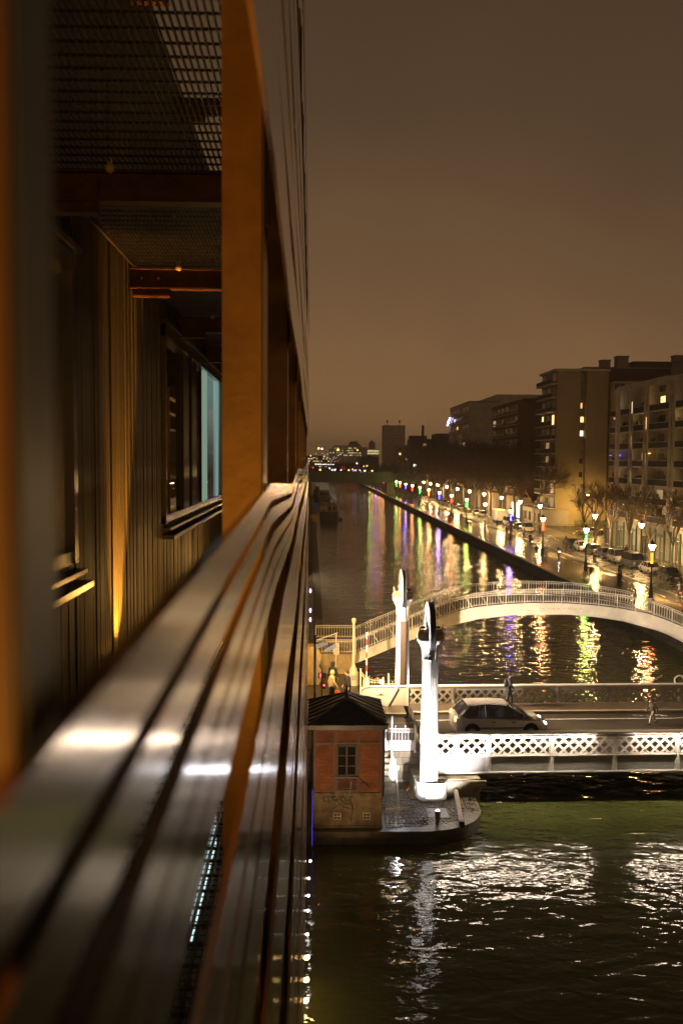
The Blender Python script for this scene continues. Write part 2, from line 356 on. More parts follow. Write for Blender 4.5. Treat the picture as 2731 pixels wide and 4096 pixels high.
# rounded solid end plate of the far girder, left end
m = MB(); pts = [(-2.1, 2.1), (-2.1, 2.85), (-2.05, 3.0), (-1.95, 3.1), (-1.8, 3.15), (.4, 3.15), (.4, 2.1)]
m.prismy(pts, 9.08, 9.12)
for i in range(len(pts)-1): m.bar((pts[i][0], 9.1, pts[i][1]), (pts[i+1][0], 9.1, pts[i+1][1]), .26, .05, up=(0, 0, 1) if abs(pts[i][0]-pts[i+1][0]) > .01 else (1, 0, 0))
m.bar((-.75, 9.0, 2.12), (-.2, 9.0, 3.1), .14, .16); m.lathe([(.07, -.1), (.07, .02)], 10, (-1.1, 9.0, 2.85), 'Y'); m.prismy([(-1.3, 2.72), (-.85, 2.72), (-1.08, 3.02)], 9.0, 9.07)
mk('end_plate', m, M['whitelit'], lb)
m = MB(); m.lathe([(.13, 3.15), (.11, 3.4), (.06, 3.6), (.02, 3.62)], 12, (-1.72, 9.1, 0)); mk('finial', m, M['cream'], lb, smooth=True)
m = MB(); m.box(-.1, -.03, 1.9, .45, .12, 3.05); m.prismy([(.0, 2.9), (.1, 3.1), (.45, 3.18), (.45, 2.9)], -.06, .16); mk('end_plate', m, M['whitelit'], lb)
# abutment block seen under the near girder's left end
m = MB(); m.box(-.5, -.55, -1, 2.35, 9.6, 1.28); m.box(-.4, -.7, 1.0, 2.6, -.55, 1.22)
o = mk('bridge_pier', m, M['stone'], loc=(5, 42.48, 0), rotz=BR); tag(o, 'low stone pier under the left end of the lift bridge', 'pier')
# ------------------------------------------------------------ street and walls on the left bank behind the pavilion
SETT = brickmat('street_setts', (.12, .095, .06), (.085, .07, .045), (.03, .025, .018), bw=.18, bh=.12, rough=.6, wet=.35, axes='XY')
q = MB(); q.box(-60, 44.2, -1.5, 4.75, 52.5, 1.98); q.box(-60, 52.5, -1.5, 5.65, 55.2, 1.98); q.box(-60, 55.2, -1.5, 2.75, 66, 1.98); struct('left_street', q, DK, 'dark street on the left bank leading onto the bridge')
q = MB(); q.box(-3, 50.0, 1.98, 4.9, 53.2, 2.12); struct('pavement', q, SW, 'pavement leading to the far sidewalk of the bridge')
q = MB(); q.box(-3, 49.75, 1.98, 4.9, 50.0, 2.13); struct('kerb', q, KB, 'pale kerb of the left street')
q = MB(); q.box(-3, 48.5, 1.98, 5.2, 48.62, 1.987); struct('lane_marking', q, KB, 'worn yellowish line across the left street')
q = MB(); q.box(-60, 43.9, -1.5, 4.9, 44.2, 2.0); q.box(2.95, 43.75, 1.72, 4.9, 44.25, 2.03)
o = mk('retaining_wall', q, brickmat('wall_blocks', (.30, .25, .17), (.22, .18, .12), (.09, .07, .05), bw=.62, bh=.33, rough=.85, msize=.012)); tag(o, 'stone retaining wall behind the brick pavilion', 'wall')
# platform with rounded nose
q = MB(); pl = [(-40, 37.85), (4.4, 37.85)]
for i in range(1, 13):
    a = -math.pi/2+i*math.pi/2/12; pl.append((4.4+2.68*math.cos(a), 40.4+2.55*math.sin(a)))
pl += [(7.08, 43.2), (6.6, 44.0), (-40, 44.0)]
q.prism(pl, -1.5, .495)
PLM = brickmat('platform_stone', (.13, .10, .065), (.09, .07, .045), (.035, .028, .02), bw=.9, bh=.32, rough=.6, wet=.3, msize=.014, bump=.01)
struct('quay_platform', q, PLM, 'rounded stone quay platform carrying pavilion and pillar', smooth=False)
q = MB(); cp = [(x*1, y) for x, y in pl]
rim = [(-40, 37.82), (4.4, 37.82)]+[(4.4+2.71*math.cos(-math.pi/2+i*math.pi/2/12), 40.4+2.58*math.sin(-math.pi/2+i*math.pi/2/12)) for i in range(1, 13)]+[(7.11, 43.2)]
inn = [(x, y+.5) for x, y in rim[:2]]+[(4.4+2.15*math.cos(-math.pi/2+i*math.pi/2/12), 40.4+2.0*math.sin(-math.pi/2+i*math.pi/2/12)) for i in range(1, 13)]+[(6.55, 43.2)]
def sub_(a, b, t): return (a[0]+(b[0]-a[0])*t, a[1]+(b[1]-a[1])*t)
for i in range(len(rim)-1):
    n_ = 44 if i == 0 else (3 if i == len(rim)-2 else 1)
    for k in range(n_):
        t0, t1 = (k+(.02 if n_ > 1 else .015))/n_, (k+1-(.0 if n_ > 1 else .015))/n_
        q.prism([sub_(rim[i], rim[i+1], t0), sub_(rim[i], rim[i+1], t1), sub_(inn[i], inn[i+1], t1), sub_(inn[i], inn[i+1], t0)], .30, .545)
struct('platform_coping', q, mat('coping', (.13, .105, .07), .38, var=.5, sc=1.8, bump=.015, bsc=6), 'worn wet stone coping round the platform')
rs_ = random.Random(12); q = MB(); y = 38.42
SET = [mat('sett_stone', (.10, .085, .062), .34, var=.6, sc=4, bump=.01, bsc=20)]
while y < 43.8:
    hh = rs_.uniform(.15, .19); x = 3.0+rs_.uniform(0, .1)
    while x < 6.35:
        ww = rs_.uniform(.15, .22)
        if (x+ww) < 4.5+2.0*math.sqrt(max(0, 1-max(0, (40.4-y)/2.1)**2)) and ((x-5.22)**2+(y-41.8)**2 > .62) and not (4.85 < x < 5.67 and 39.4 < y < 40.5):
            t0 = .53+rs_.uniform(-.012, .012); g_ = .016; c_ = .02
            q.add([(x, y, .5), (x+ww-g_, y, .5), (x+ww-g_, y+hh-g_, .5), (x, y+hh-g_, .5), (x+c_, y+c_, t0), (x+ww-g_-c_, y+c_, t0+rs_.uniform(-.006, .006)), (x+ww-g_-c_, y+hh-g_-c_, t0), (x+c_, y+hh-g_-c_, t0+rs_.uniform(-.006, .006))], [(4, 5, 6, 7), (0, 1, 5, 4), (1, 2, 6, 5), (2, 3, 7, 6), (3, 0, 4, 7)])
        x += ww
    y += hh
struct('platform_paving', q, SET[0], 'wet cobbled setts on the platform')
# ------------------------------------------------------------ brick pavilion
BRK = brickmat('red_brick', (.36, .125, .035), (.24, .078, .024), (.12, .06, .04), bw=.22, bh=.072, rough=.75, msize=.010)
DBR = brickmat('dark_brick', (.16, .045, .025), (.11, .035, .02), (.07, .04, .03), bw=.22, bh=.072, rough=.8, msize=.010)
px0, px1, py0, py1 = .12, 2.84, 38.28, 42.1
pv = thing('brick_pavilion', 'small red brick bridge keeper pavilion with dark hipped metal roof', 'pavilion', (px0, py0, .5))
wx, wy = px1-px0, py1-py0
m = MB(); m.box(0, 0, 0, wx, wy, 1.42); m.box(-.04, -.04, 0, wx+.04, wy+.04, .12); m.box(-.03, -.03, 1.36, wx+.03, wy+.03, 1.44)
mk('stone_base', m, mat('damp_stone', (.19, .15, .09), .9, var=.7, sc=2.2, bump=.03, bsc=5), pv)
m = MB(); m.box(.06, .06, 1.44, wx-.06, wy-.06, 4.0); mk('wall', m, BRK, pv)
fr = MB()
for x in (.05, .88, 1.78, wx-.05):
    fr.box(x-.07, .0, 1.44, x+.07, .1, 4.0)
for z in (3.42, 3.95): fr.box(.0, .01, z-.05, wx, .09, z+.05)
fr.box(.88, .01, 1.44, 1.78, .085, 1.56); fr.box(.88, .01, 2.0, 1.78, .085, 2.12)
for y in (.05, 1.2, 2.4, wy-.05): fr.box(wx-.1, y-.07, 1.44, wx, y+.07, 4.0)
fr.box(wx-.09, 0, 3.37, wx-.01, wy, 3.47)
mk('timber_frame', fr, mat('iron_oxide_paint', (.075, .03, .02), .55, var=.3), pv)
m = MB(); m.box(.97, .045, 1.56, 1.69, .056, 2.0); mk('brick_infill', m, DBR, pv)
wn = MB()
for x in (.95, 1.69): wn.box(x-.035, -.02, 2.12, x+.035, .06, 3.36)
for z in (2.15, 3.33): wn.box(.95, -.02, z-.035, 1.69, .06, z+.035)
wn.box(1.29, -.01, 2.15, 1.36, .055, 3.33)
for z in (2.52, 2.93): wn.box(.98, 0, z-.018, 1.67, .05, z+.018)
wf = mk('window_frame', wn, mat('weathered_paint', (.10, .075, .05), .7, var=.4), pv)
m = MB(); m.box(.97, .035, 2.15, 1.68, .043, 3.33); mk('pane', m, M['glass'], wf)
m = MB(); m.box(.85, -.07, 2.05, 1.79, .02, 2.12); mk('sill', m, M['darkmetal'], wf)
# hipped roof
ex = .2; zz = 4.0; ap = zz+.86
E = [(-ex, -ex*.6), (wx+ex, -ex*.6), (wx+ex, wy+ex), (-ex, wy+ex)]
m = MB(); m.box(-ex, -ex*.6, zz, wx+ex, wy+ex, zz+.17); mk('eaves_board', m, M['darkmetal'], pv)
m = MB(); cx = wx/2; r0, r1 = (cx, 1.55, ap), (cx, wy-1.4, ap); Z = zz+.172
m.add([(E[0][0], E[0][1], Z), (E[1][0], E[1][1], Z), (E[2][0], E[2][1], Z), (E[3][0], E[3][1], Z), r0, r1], [(0, 1, 4), (1, 2, 5, 4), (2, 3, 5), (3, 0, 4, 5), (0, 3, 2, 1)])
def lerp(a, b, t): return tuple(a[i]+(b[i]-a[i])*t for i in range(3))
c4 = [(E[i][0], E[i][1], Z) for i in range(4)]
for t in (.2, .4, .6, .8):  # standing seams
    p = lerp(c4[0], c4[1], t); tt = min(t, 1-t)/.5; q2 = lerp(c4[0] if t < .5 else c4[1], r0, tt)
    q3 = (p[0], p[1]+(r0[1]-p[1])*tt*1.0, Z+(ap-Z)*tt); m.bar((p[0], p[1], p[2]+.02), (q3[0], q3[1], q3[2]+.02), .04, .05)
for k in range(1, 7):
    y = E[1][1]+(E[2][1]-E[1][1])*k/7
    for sx in (0, 1):
        ex_ = E[1][0] if sx else E[0][0]
        if y < r0[1]: f = (y-E[1][1])/(r0[1]-E[1][1])
        elif y > r1[1]: f = (E[2][1]-y)/(E[2][1]-r1[1])
        else: f = 1
        m.bar((ex_, y, Z+.02), (ex_+(cx-ex_)*f, y, Z+(ap-Z)*f+.02), .04, .05)
for a, b in ((c4[0], r0), (c4[1], r0), (c4[2], r1), (c4[3], r1), (r0, r1)): m.bar(Vector(a)+Vector((0, 0, .02)), Vector(b)+Vector((0, 0, .03)), .07, .06)
rf = mk('roof', m, M['zinc'], pv)
m = MB(); m.lathe([(.14, ap-.05), (.10, ap+.05), (.05, ap+.32), (.015, ap+.36), (.05, ap+.42), (.045, ap+.5), (.01, ap+.56)], 10, (r0[0], r0[1], 0)); mk('finial', m, M['zinc'], rf, smooth=True)
m = MB(); m.tube([(wx+.05, -.06, 4.05), (wx+.05, -.06, 1.35)], .04, 8)
for z in (1.6, 2.6, 3.6): m.lathe([(.055, z), (.055, z+.06)], 8, (wx+.05, -.06, 0))
mk('drainpipe', m, M['zinc'], pv, smooth=True)
m = MB(); m.tube([(-.02, -.06, 4.05), (-.02, -.06, 1.35)], .04, 8); mk('drainpipe', m, M['zinc'], pv, smooth=True)
for vx in (.85, 2.0):
    m = MB(); m.box(vx, -.025, .40, vx+.23, 0.0, .62)
    m2 = MB(); m2.box(vx-.02, -.035, .38, vx, .0, .64); m2.box(vx+.23, -.035, .38, vx+.25, 0, .64); m2.box(vx-.02, -.035, .62, vx+.25, 0, .645); m2.box(vx-.02, -.035, .378, vx+.25, 0, .40); m2.box(vx+.105, -.035, .38, vx+.125, 0, .64); m2.box(vx-.02, -.036, .50, vx+.25, 0, .52)
    o = mk('vent', m, M['darkmetal'], pv); mk('vent_grille', m2, M['cream'], o)
# graffiti tag: black spray strokes on base and wall
rg = random.Random(4)
g = MB()
def stroke(pts, w=.03):
    for i in range(len(pts)-1): g.bar((pts[i][0], -.008-(.05 if pts[i][1] < 1.44 else 0), pts[i][1]), (pts[i+1][0], -.008-(.05 if pts[i+1][1] < 1.44 else 0), pts[i+1][1]), .012, w, up=(.3, 0, 1))
def wig(x, z, sx, sz, n, ph=0):
    return [(x+sx*i/n+.08*math.sin(i*1.9+ph), z+sz*i/n+.11*math.sin(i*1.3+ph*2)) for i in range(n+1)]
stroke([(.55, 1.45), (.85, 1.75), (1.2, 1.98), (1.75, 2.05), (2.25, 1.62)], .03); stroke([(.9, 1.9), (1.4, 2.0), (1.85, 1.9), (2.3, 1.75)], .02)
stroke([(.7, 1.5), (1.2, 1.65), (1.7, 1.6), (2.0, 1.85)], .028); stroke(wig(.28, 1.2, 1.1, .0, 16), .02); stroke(wig(.9, 1.28, .8, -.1, 12, 1), .022); stroke(wig(.45, 1.12, .5, .12, 8, 3), .016)
stroke([(1.0, 1.5), (.85, 1.2), (1.1, 1.0), (.75, .82)], .026); stroke([(1.5, 1.9), (1.45, 1.3), (1.55, .85), (1.5, .3)], .034); stroke([(1.15, .9), (1.6, .78), (1.55, 1.0), (1.2, 1.05)], .024)
for k in range(3):
    c = (.52+.33*k, 1.22); stroke([(c[0]+.1*math.cos(a*.7), c[1]+.1*math.sin(a*.7)) for a in range(10)], .018)
mk('graffiti', g, M['black'], pv, label='black spray-painted graffiti tag')
# ------------------------------------------------------------ pillars with pulley wheels
BRASS = mat('gilt_iron', (.42, .30, .12), .5, .3, var=.3)
def pillar(loc, lab, tub, back):
    t = thing('bridge_pillar', lab, 'pillar', loc, 0, 'lift bridge pillars')
    z0 = 0.
    m = MB(); m.lathe([(.5, 0), (.5, .35), (.42, .5), (.395, .8), (.375, 2.7), (.34, 5.6), (.33, 6.05), (.36, 6.08), (.36, 6.14), (.34, 6.18), (.37, 6.5), (.45, 6.72), (.56, 6.86), (.575, 6.93), (.55, 6.98), (.2, 7.02)], 32)
    mk('shaft', m, M['white'], t, smooth=True)
    m = MB()
    for s in (-1, 1):
        m.lathe([(.2, -.12), (.25, -.1), (.25, .1), (.2, .12)], 16, (s*.33, 0, 7.1), 'Y'); m.tube([(s*.42, -.05, 7.0), (s*.46, -.05, 7.3), (s*.52, -.05, 7.62)], [.09, .06, .008], 6)
        for k in range(5): m.tube([(s*(.22+.05*k), -.16, 7.0), (s*(.20+.05*k), -.17, 7.22)], [.03, .012], 5)
        m.box(s*.33-.13, -.2, 6.98, s*.33+.13, .2, 7.15)
    mk('ornament', m, BRASS, t, smooth=False)
    # pulley wheel, axis across the canal
    wy_, wz = (.12, 7.42)
    m = MB(); m.lathe([(.98, -.11), (1.10, -.11), (1.12, -.10), (1.05, -.07), (1.05, -.02), (1.09, 0), (1.05, .02), (1.05, .07), (1.12, .10), (1.10, .11), (.98, .11), (.98, -.11)], 48, (0, wy_, wz), 'X', cap=False)
    wl = mk('pulley_wheel', m, M['darkmetal'], t, smooth=True)
    m = MB(); m.lathe([(.98, -.145), (1.10, -.142), (1.10, -.148)], 48, (0, wy_, wz), 'X', cap=False)
    for k in range(6):
        a = k*math.pi/3+.2; m.bar((-.11, wy_+.12*math.cos(a), wz+.12*math.sin(a)), (-.11, wy_+1.0*math.cos(a), wz+1.0*math.sin(a)), .04, .20, up=(1, 0, 0)) if False else m.bar((-.11, wy_+.12*math.cos(a), wz+.12*math.sin(a)), (-.11, wy_+1.0*math.cos(a), wz+1.0*math.sin(a)), .26, .04, up=(1, 0, 0))
    m.lathe([(.001, -.22), (.20, -.21), (.25, -.15), (.5, -.12), (.98, -.135), (1.06, -.14), (1.125, -.135), (1.13, -.10)], 48, (0, wy_, wz), 'X', cap=False); m.lathe([(.62, -.12), (.62, -.10), (1.02, -.10), (1.02, -.13)], 40, (0, wy_, wz), 'X', cap=False); m.lathe([(1.0, -.143), (1.115, -.145), (1.12, -.13)], 48, (0, wy_, wz), 'X', cap=False)
    mk('wheel_web', m, M['white'], wl, smooth=True)
    for k in range(5):
        a = k*1.257+.5; m = MB(); m.lathe([(.001, -.155), (.13, -.152), (.13, -.14)], 12, (0, wy_+.62*math.cos(a), wz+.62*math.sin(a)), 'X'); mk('lightening_hole', m, M['darkmetal'], wl)
    m = MB(); m.lathe([(.05, -.42), (.05, .42)], 10, (0, wy_, wz), 'X'); mk('axle', m, M['darkmetal'], wl, smooth=True)
    if not back:
        m = MB(); m.box(-.03, -.43, .9, .0, -.33, 6.3); m.box(.07, -.43, .9, .10, -.36, 6.3); mk('guide_rail', m, M['grey'], t)
        m = MB(); m.tube([(.13, -.95, 6.9), (.13, -.6, 6.2)], .015, 6); m.prismy([(.02, 5.35), (.26, 5.35), (.30, 5.7), (.2, 6.15), (.08, 6.15), (0, 5.7)], -.5, -.4); m.box(.04, -.46, 5.0, .1, -.4, 5.4); m.box(.19, -.46, 5.0, .25, -.4, 5.4)
        mk('counterweight_clevis', m, M['grey'], t)
        m = MB(); m.box(-.15, -.46, 6.12, .05, -.36, 6.26); mk('buffer', m, M['black'], t)
    else:
        m = MB(); m.box(-.16, -.44, .4, .17, -.30, 5.75); mk('guide_slot', m, mat('slot_brown', (.05, .03, .018), .7, var=.2), t)
        m = MB(); m.box(-.17, -.45, 5.78, .10, -.30, 6.3); m.box(-.13, -.46, 6.3, .08, -.38, 6.42); mk('slot_cover', m, M['cream'], t)
        m = MB(); m.tube([(.11, -1.0, 7.4), (.11, -.55, 6.3), (.11, -.5, .6)], .02, 6); mk('cable', m, M['black'], t)
    if tub:
        m = MB(); n = 40
        for k in range(n):
            a0 = 2*math.pi*k/n; a1 = 2*math.pi*(k+1)/n
            am = math.degrees((a0+a1)/2)
            if 247 < am < 293: continue
            p = [(tub[0]+r*math.cos(a), tub[1]+r*math.sin(a)) for r, a in ((.66, a0), (.66, a1), (.645, a1), (.645, a0))]
            m.prism(p, .05, .80)
        sc = mk('round_screen', m, M['white'], t)
        m = MB(); m.box(tub[0]-.31, tub[1]-.72, .02, tub[0]+.41, tub[1]-.69, .86); mk('screen_door', m, M['white'], sc)
    return t
pn = pillar((5.1, 41.75, .5), 'white floodlit iron pillar with pulley wheel, standing in a round white screen', (.12, .05), False)
pf = pillar((5.05, 54.0, 1.98-1.45), 'farther white pillar with pulley wheel and dark guide slot, beyond the road', None, True)
# floodlights (visible fittings on the platform)
def spot(loc, tgt, P, ang, col, blend=.5, rad=.06, name='spot_beam'):
    l = bpy.data.lights.new(name, 'SPOT'); l.energy = P; l.spot_size = R(ang); l.spot_blend = blend; l.color = col; l.shadow_soft_size = rad
    o = bpy.data.objects.new(name, l); COL.objects.link(o); o.location = loc
    o.rotation_euler = (Vector(tgt)-Vector(loc)).to_track_quat('-Z', 'Y').to_euler(); return o
def point(loc, P, col, rad=.08, name='point_light'):
    l = bpy.data.lights.new(name, 'POINT'); l.energy = P; l.color = col; l.shadow_soft_size = rad
    o = bpy.data.objects.new(name, l); COL.objects.link(o); o.location = loc; return o
LENS = emi('flood_lens', (.75, .72, 1.0), 14)
def flood(loc, h, lab, tilt=None):
    t = thing('bollard_floodlight', lab, 'floodlight', loc, 0, 'floodlight bollards'); m = MB()
    m.lathe([(.07, 0), (.07, .25), (.10, .27), (.115, h-.04), (.13, h-.02), (.13, h), (.11, h), (.11, h-.05)], 16); mk('body', m, M['grey'], t, smooth=True)
    m = MB(); m.lathe([(.108, h-.045), (.02, h-.04)], 16); mk('lens', m, LENS, t)
flood((5.08, 38.55, .5), .62, 'short round floodlight bollard on the wet setts before the pillar')
flood((6.6, 42.5, .5), .5, 'short round floodlight bollard at the platform edge beside the bridge')
FC = (1.0, .93, .90)
spot((5.08, 38.5, 1.16), (5.15, 41.8, 2.7), 3600, 74, FC, .35)
spot((6.55, 42.3, 1.06), (5.2, 41.8, 5.0), 3800, 95, FC, .5)
spot((3.75, 41.0, 2.0), (5.0, 41.9, 6.5), 6500, 70, FC, .6)
spot((4.0, 54.2, 2.2), (5.0, 54.0, 7.0), 2200, 70, FC, .5); spot((5.85, 54.1, 2.2), (5.1, 54.0, 6.0), 900, 90, FC, .5)  # assumed side beams on the far pillar, without fittings
# ------------------------------------------------------------ iron gates, posts and fittings round the bridge head
def ornate_gate(name, lab, loc, rz, L, h0, h1, m_, solid, group=None, post=0):
    t = thing(name, lab, 'gate', loc, rz, group)
    m = MB(); m.box(0, -.015, 0, L, .015, solid); mk('kick_plate', m, m_, t)
    m = MB(); m.box(0, -.025, solid, L, .025, solid+.04)
    n = max(3, int(L/.14))
    def top(x):
        u = x/L; return h1+(h0-h1)*max(0, 1-u*1.6)**2
    for i in range(n+1):
        x = L*i/n; z = top(x)+(.02 if i % 3 else .12); m.bar((x, 0, solid), (x, 0, z), .022, .022)
        if i % 3 == 0:
            for s in (-1, 1): m.bar((x, 0, z-.06), (x+s*.05, 0, z+.02), .015, .015)
    for k in range(12):
        a, b = L*k/12, L*(k+1)/12
        m.bar((a, 0, top(a)-.02), (b, 0, top(b)-.02), .03, .035); m.bar((a, 0, top(a)-.17), (b, 0, top(b)-.17), .03, .03)
    k = .1
    while k < L-.05:
        m.lathe([(.045, -.01), (.045, .01), (.03, .01), (.03, -.01)], 8, (k, 0, top(k)-.095), 'Y', cap=False); k += .14
    mk('rails', m, m_, t)
    m = MB(); m.box(-.04, -.04, -.1, .04, .04, h0+.12); m.box(L-.04, -.04, -.1, L+.04, .04, h1+.14); mk('gate_post', m, m_, t)
    return t
GW = M['white']
ornate_gate('iron_gate', 'white ornamental iron gate with solid foot plate between pavilion and near pillar', (2.95, 43.72, 2.03), .0, 1.75, 1.15, 1.0, GW, .42)
ornate_gate('iron_gate', 'yellow-lit ornamental iron gate sweeping down towards the far pillar', (2.78, 54.3, 1.98), .0, 1.25, 1.4, .9, M['cream'], .12)
ornate_gate('iron_gate', 'low pale iron gate with solid plate left of the bridge end plate', (4.06, 54.2, 1.98), .0, .8, .72, .72, M['cream'], .3)
t = thing('gate_plate', 'solid cream plate fence on the far kerb beside the bridge end', 'barrier', (3.2, 53.3, 2.1)); m = MB(); m.box(0, -.02, 0, 1.62, .02, .36); mk('plate', m, M['cream'], t); m = MB(); m.box(.8, -.05, 0, .88, .05, .5); mk('post', m, M['cream'], t)
t = thing('spoked_wheel', 'thin iron hand wheel standing behind the far gate', 'hand wheel', (4.35, 54.6, 1.98)); m = MB(); m.lathe([(.42, -.02), (.45, -.02), (.45, .02), (.42, .02), (.42, -.02)], 24, (0, 0, .75), 'X', cap=False); mk('rim', m, M['white'], t); m = MB()
for k in range(4): m.bar((0, .43*math.cos(k*math.pi/4), .75+.43*math.sin(k*math.pi/4)), (0, -.43*math.cos(k*math.pi/4), .75-.43*math.sin(k*math.pi/4)), .02)
m.box(-.03, -.03, 0, .03, .03, .75); mk('spokes', m, M['white'], t)
# white picket post
t = thing('mooring_post', 'thin white pointed post in front of the white gate', 'post', (3.63, 43.3, 1.7)); m = MB(); m.lathe([(.04, 0), (.04, 1.85), (.02, 1.98), (.001, 2.1)], 8); mk('shaft', m, M['white'], t)
# tall cream column with ball head
t = thing('cast_iron_column', 'tall slender cream cast iron column with ball head beside the footbridge stairs', 'column', (2.5, 57, 1.98)); m = MB()
m.lathe([(.30, 0), (.30, .75), (.24, .8), (.22, .95), (.12, 1.1), (.09, 1.2), (.075, 3.6), (.10, 3.65), (.13, 3.72), (.13, 3.86), (.08, 3.92)], 14); mk('shaft', m, M['cream'], t, smooth=True)
m = MB(); m.box(-.16, -.34, .35, .16, -.28, .62); mk('control_box', m, M['grey'], t)
# red and white barrier arm raised
t = thing('road_barrier', 'raised red and white striped barrier arm beside the bridge road', 'barrier', (3.05, 53.9, 1.98)); m = MB(); m.box(-.16, -.16, 0, .16, .16, .95); m.box(-.12, -.12, .95, .12, .12, 1.02); mk('housing', m, M['cream'], t)
a, b = MB(), MB()
for k in range(9): (a if k % 2 == 0 else b).cb(.02, -.2, .6+.36*k, .075, .05, .36)
mk('arm', a, M['white'], t); mk('arm_stripe', b, mat('signal_red', (.5, .02, .02), .5), t)
# floodlight mast
t = thing('light_mast', 'black mast carrying pale floodlights at the left bridge head', 'mast', (.22, 47, 1.98)); m = MB(); m.tube([(0, 0, 0), (0, 0, 4.72)], .06, 8); mk('pole', m, M['black'], t, smooth=True)
for k, (x, z, r) in enumerate(((.28, 4.28, -.35), (.72, 4.1, -.5))):
    m = MB(); m.M = Matrix.Translation((x, -.15, z)) @ Matrix.Rotation(r, 4, 'Y'); m.cb(0, 0, 0, .5, .3, .2); m.cb(.27, 0, 0, .05, .36, .26); mk('floodlight', m, M['cream'], t)
m = MB(); m.bar((0, 0, 4.25), (.85, 0, 4.2), .04, .04); mk('arm', m, M['black'], t)
spot((1.2, 46.9, 6.3), (7, 60, 4.5), 13000, 75, (1, .68, .34), .7, .1); spot((1.2, 46.9, 6.3), (17, 60, 6.5), 34000, 50, (1, .80, .60), .9, .1)
# assumed lamp added out of view to light the left bridge head (sodium)
spot((-.6, 50.5, 9.2), (2.0, 58, 2.0), 4200, 120, SOD, .8, .12)
LAMPH = emi('assumed_sodium_lamp', (1, .5, .12), 120)
t = thing('street_lamp', 'assumed sodium street lamp, added unseen over the left bridge head', 'street lamp', (-1.6, 50.6, 1.98)); m = MB(); m.tube([(0, 0, 0), (0, 0, 7.1), (.15, 0, 7.4), (.8, 0, 7.5)], .06, 8); mk('pole', m, M['black'], t, smooth=True)  # assumed lamp, hidden behind the ribbon screen
m = MB(); m.lathe([(.05, 7.5), (.2, 7.42), (.14, 7.38)], 10, (.9, 0, 0)); mk('lantern', m, LAMPH, t)
spot((-.3, 50.4, 9.2), (15, 51.6, 2.6), 34000, 80, (1, .72, .46), .9, .12)  # added beam brightening the inner face of the far girder
# pedestrian signal
spot((1.2, 46.9, 6.2), (5.05, 41.85, 7.9), 18000, 26, (1, .93, .88), .4, .06); spot((1.2, 46.9, 6.2), (5.0, 54, 8.0), 4000, 20, (1, .93, .88), .4, .06)  # extra beams added at the mast to brighten the pulley wheels
t = thing('pedestrian_signal', 'black pedestrian signal showing a red standing figure', 'traffic light', (.62, 52.6, 1.98)); m = MB(); m.tube([(0, 0, 0), (0, 0, 1.75)], .035, 8); m.cb(0, 0, 1.52, .40, .14, .26); mk('post', m, M['black'], t)
RE = emi('signal_glow', (1, .05, .07), 9); m = MB(); m.ball((-.08, -.08, 1.61), .022, 6); m.box(-.11, -.085, 1.5, -.05, -.075, 1.59); m.box(-.10, -.085, 1.42, -.085, -.075, 1.5); m.box(-.075, -.085, 1.42, -.06, -.075, 1.5); mk('red_figure', m, RE, t)
m = MB(); m.cb(.12, -.02, .95, .15, .12, .3); mk('repeater_box', m, M['black'], t); m = MB(); m.lathe([(.05, -.01), (.05, .01)], 12, (.12, -.09, 1.0), 'Y'); mk('red_light', m, RE, t)
# leaning white panel, platform railing, timber beam, plates
t = thing('access_ladder', 'white sheet metal panel on a post standing on the platform steps', 'panel', (3.35, 41.4, .5)); m = MB(); m.prismy([(0, 1.5), (.18, 2.0), (.26, 1.75), (.26, 1.0), (.2, .9), (0, 1.05)], 0, .03); mk('panel', m, M['white'], t); m = MB(); m.bar((.26, 0, 1.8), (.36, -1.2, 0), .07, .06); m.bar((.36, -1.2, .4), (.0, -1.2, 0), .03); mk('post', m, M['white'], t)
m = MB(); m.ball((.34, -.1, 1.5), .075, 8); mk('lamp', m, emi('small_white_lamp', (.85, .88, 1), 60), t)
point((3.8, 41.1, 2.0), 45, (.9, .92, 1), .06)
t = thing('stone_steps', 'dark stone steps climbing behind the pavilion to the street', 'steps', (2.95, 42.3, .5)); m = MB()
for k in range(7): m.box(0, .22*k, .0, .78, 1.55, .21*(k+1))
mk('treads', m, M['stone'], t)
t = thing('platform_railing', 'small white arched railing at the platform edge beside the pavilion', 'railing', (2.98, 38.2, .5)); m = MB(); m.box(0, -.02, .82, 1.0, .02, .86); m.box(0, -.015, .06, .65, .015, .09)
for k in range(7):
    x = .02+k*.155; z0 = .06 if k < 5 else 0
    m.bar((x, 0, z0), (x, 0, .83), .018)
    if k < 6:
        for s in (-1, 1): m.bar((x+.0775+s*.0775, 0, .72), (x+.0775+s*.03, 0, .8), .014); m.bar((x+.0775+s*.03, 0, .8), (x+.0775, 0, .82), .014)
mk('bars', m, M['cream'], t)
t = thing('timber_beam', 'long pale timber beam propped along the platform edge', 'beam', (0, 0, 0)); m = MB(); m.bar((6.42, 43.6, .86), (6.02, 38.5, .66), .17, .16); mk('beam', m, mat('pale_timber', (.42, .36, .28), .6, var=.25, sc=3), t); m = MB(); m.cb(6.44, 43.7, .66, .45, .2, .34); m.cb(6.03, 38.42, .62, .2, .2, .26); mk('support', m, M['darkmetal'], t)
t = thing('metal_plate', 'smooth metal plate on the setts before the round screen', 'plate', (4.85, 39.4, .515)); m = MB(); m.box(0, 0, 0, .82, 1.1, .012); m.box(.02, .02, .012, .8, .06, .018); mk('plate', m, M['grey'], t)
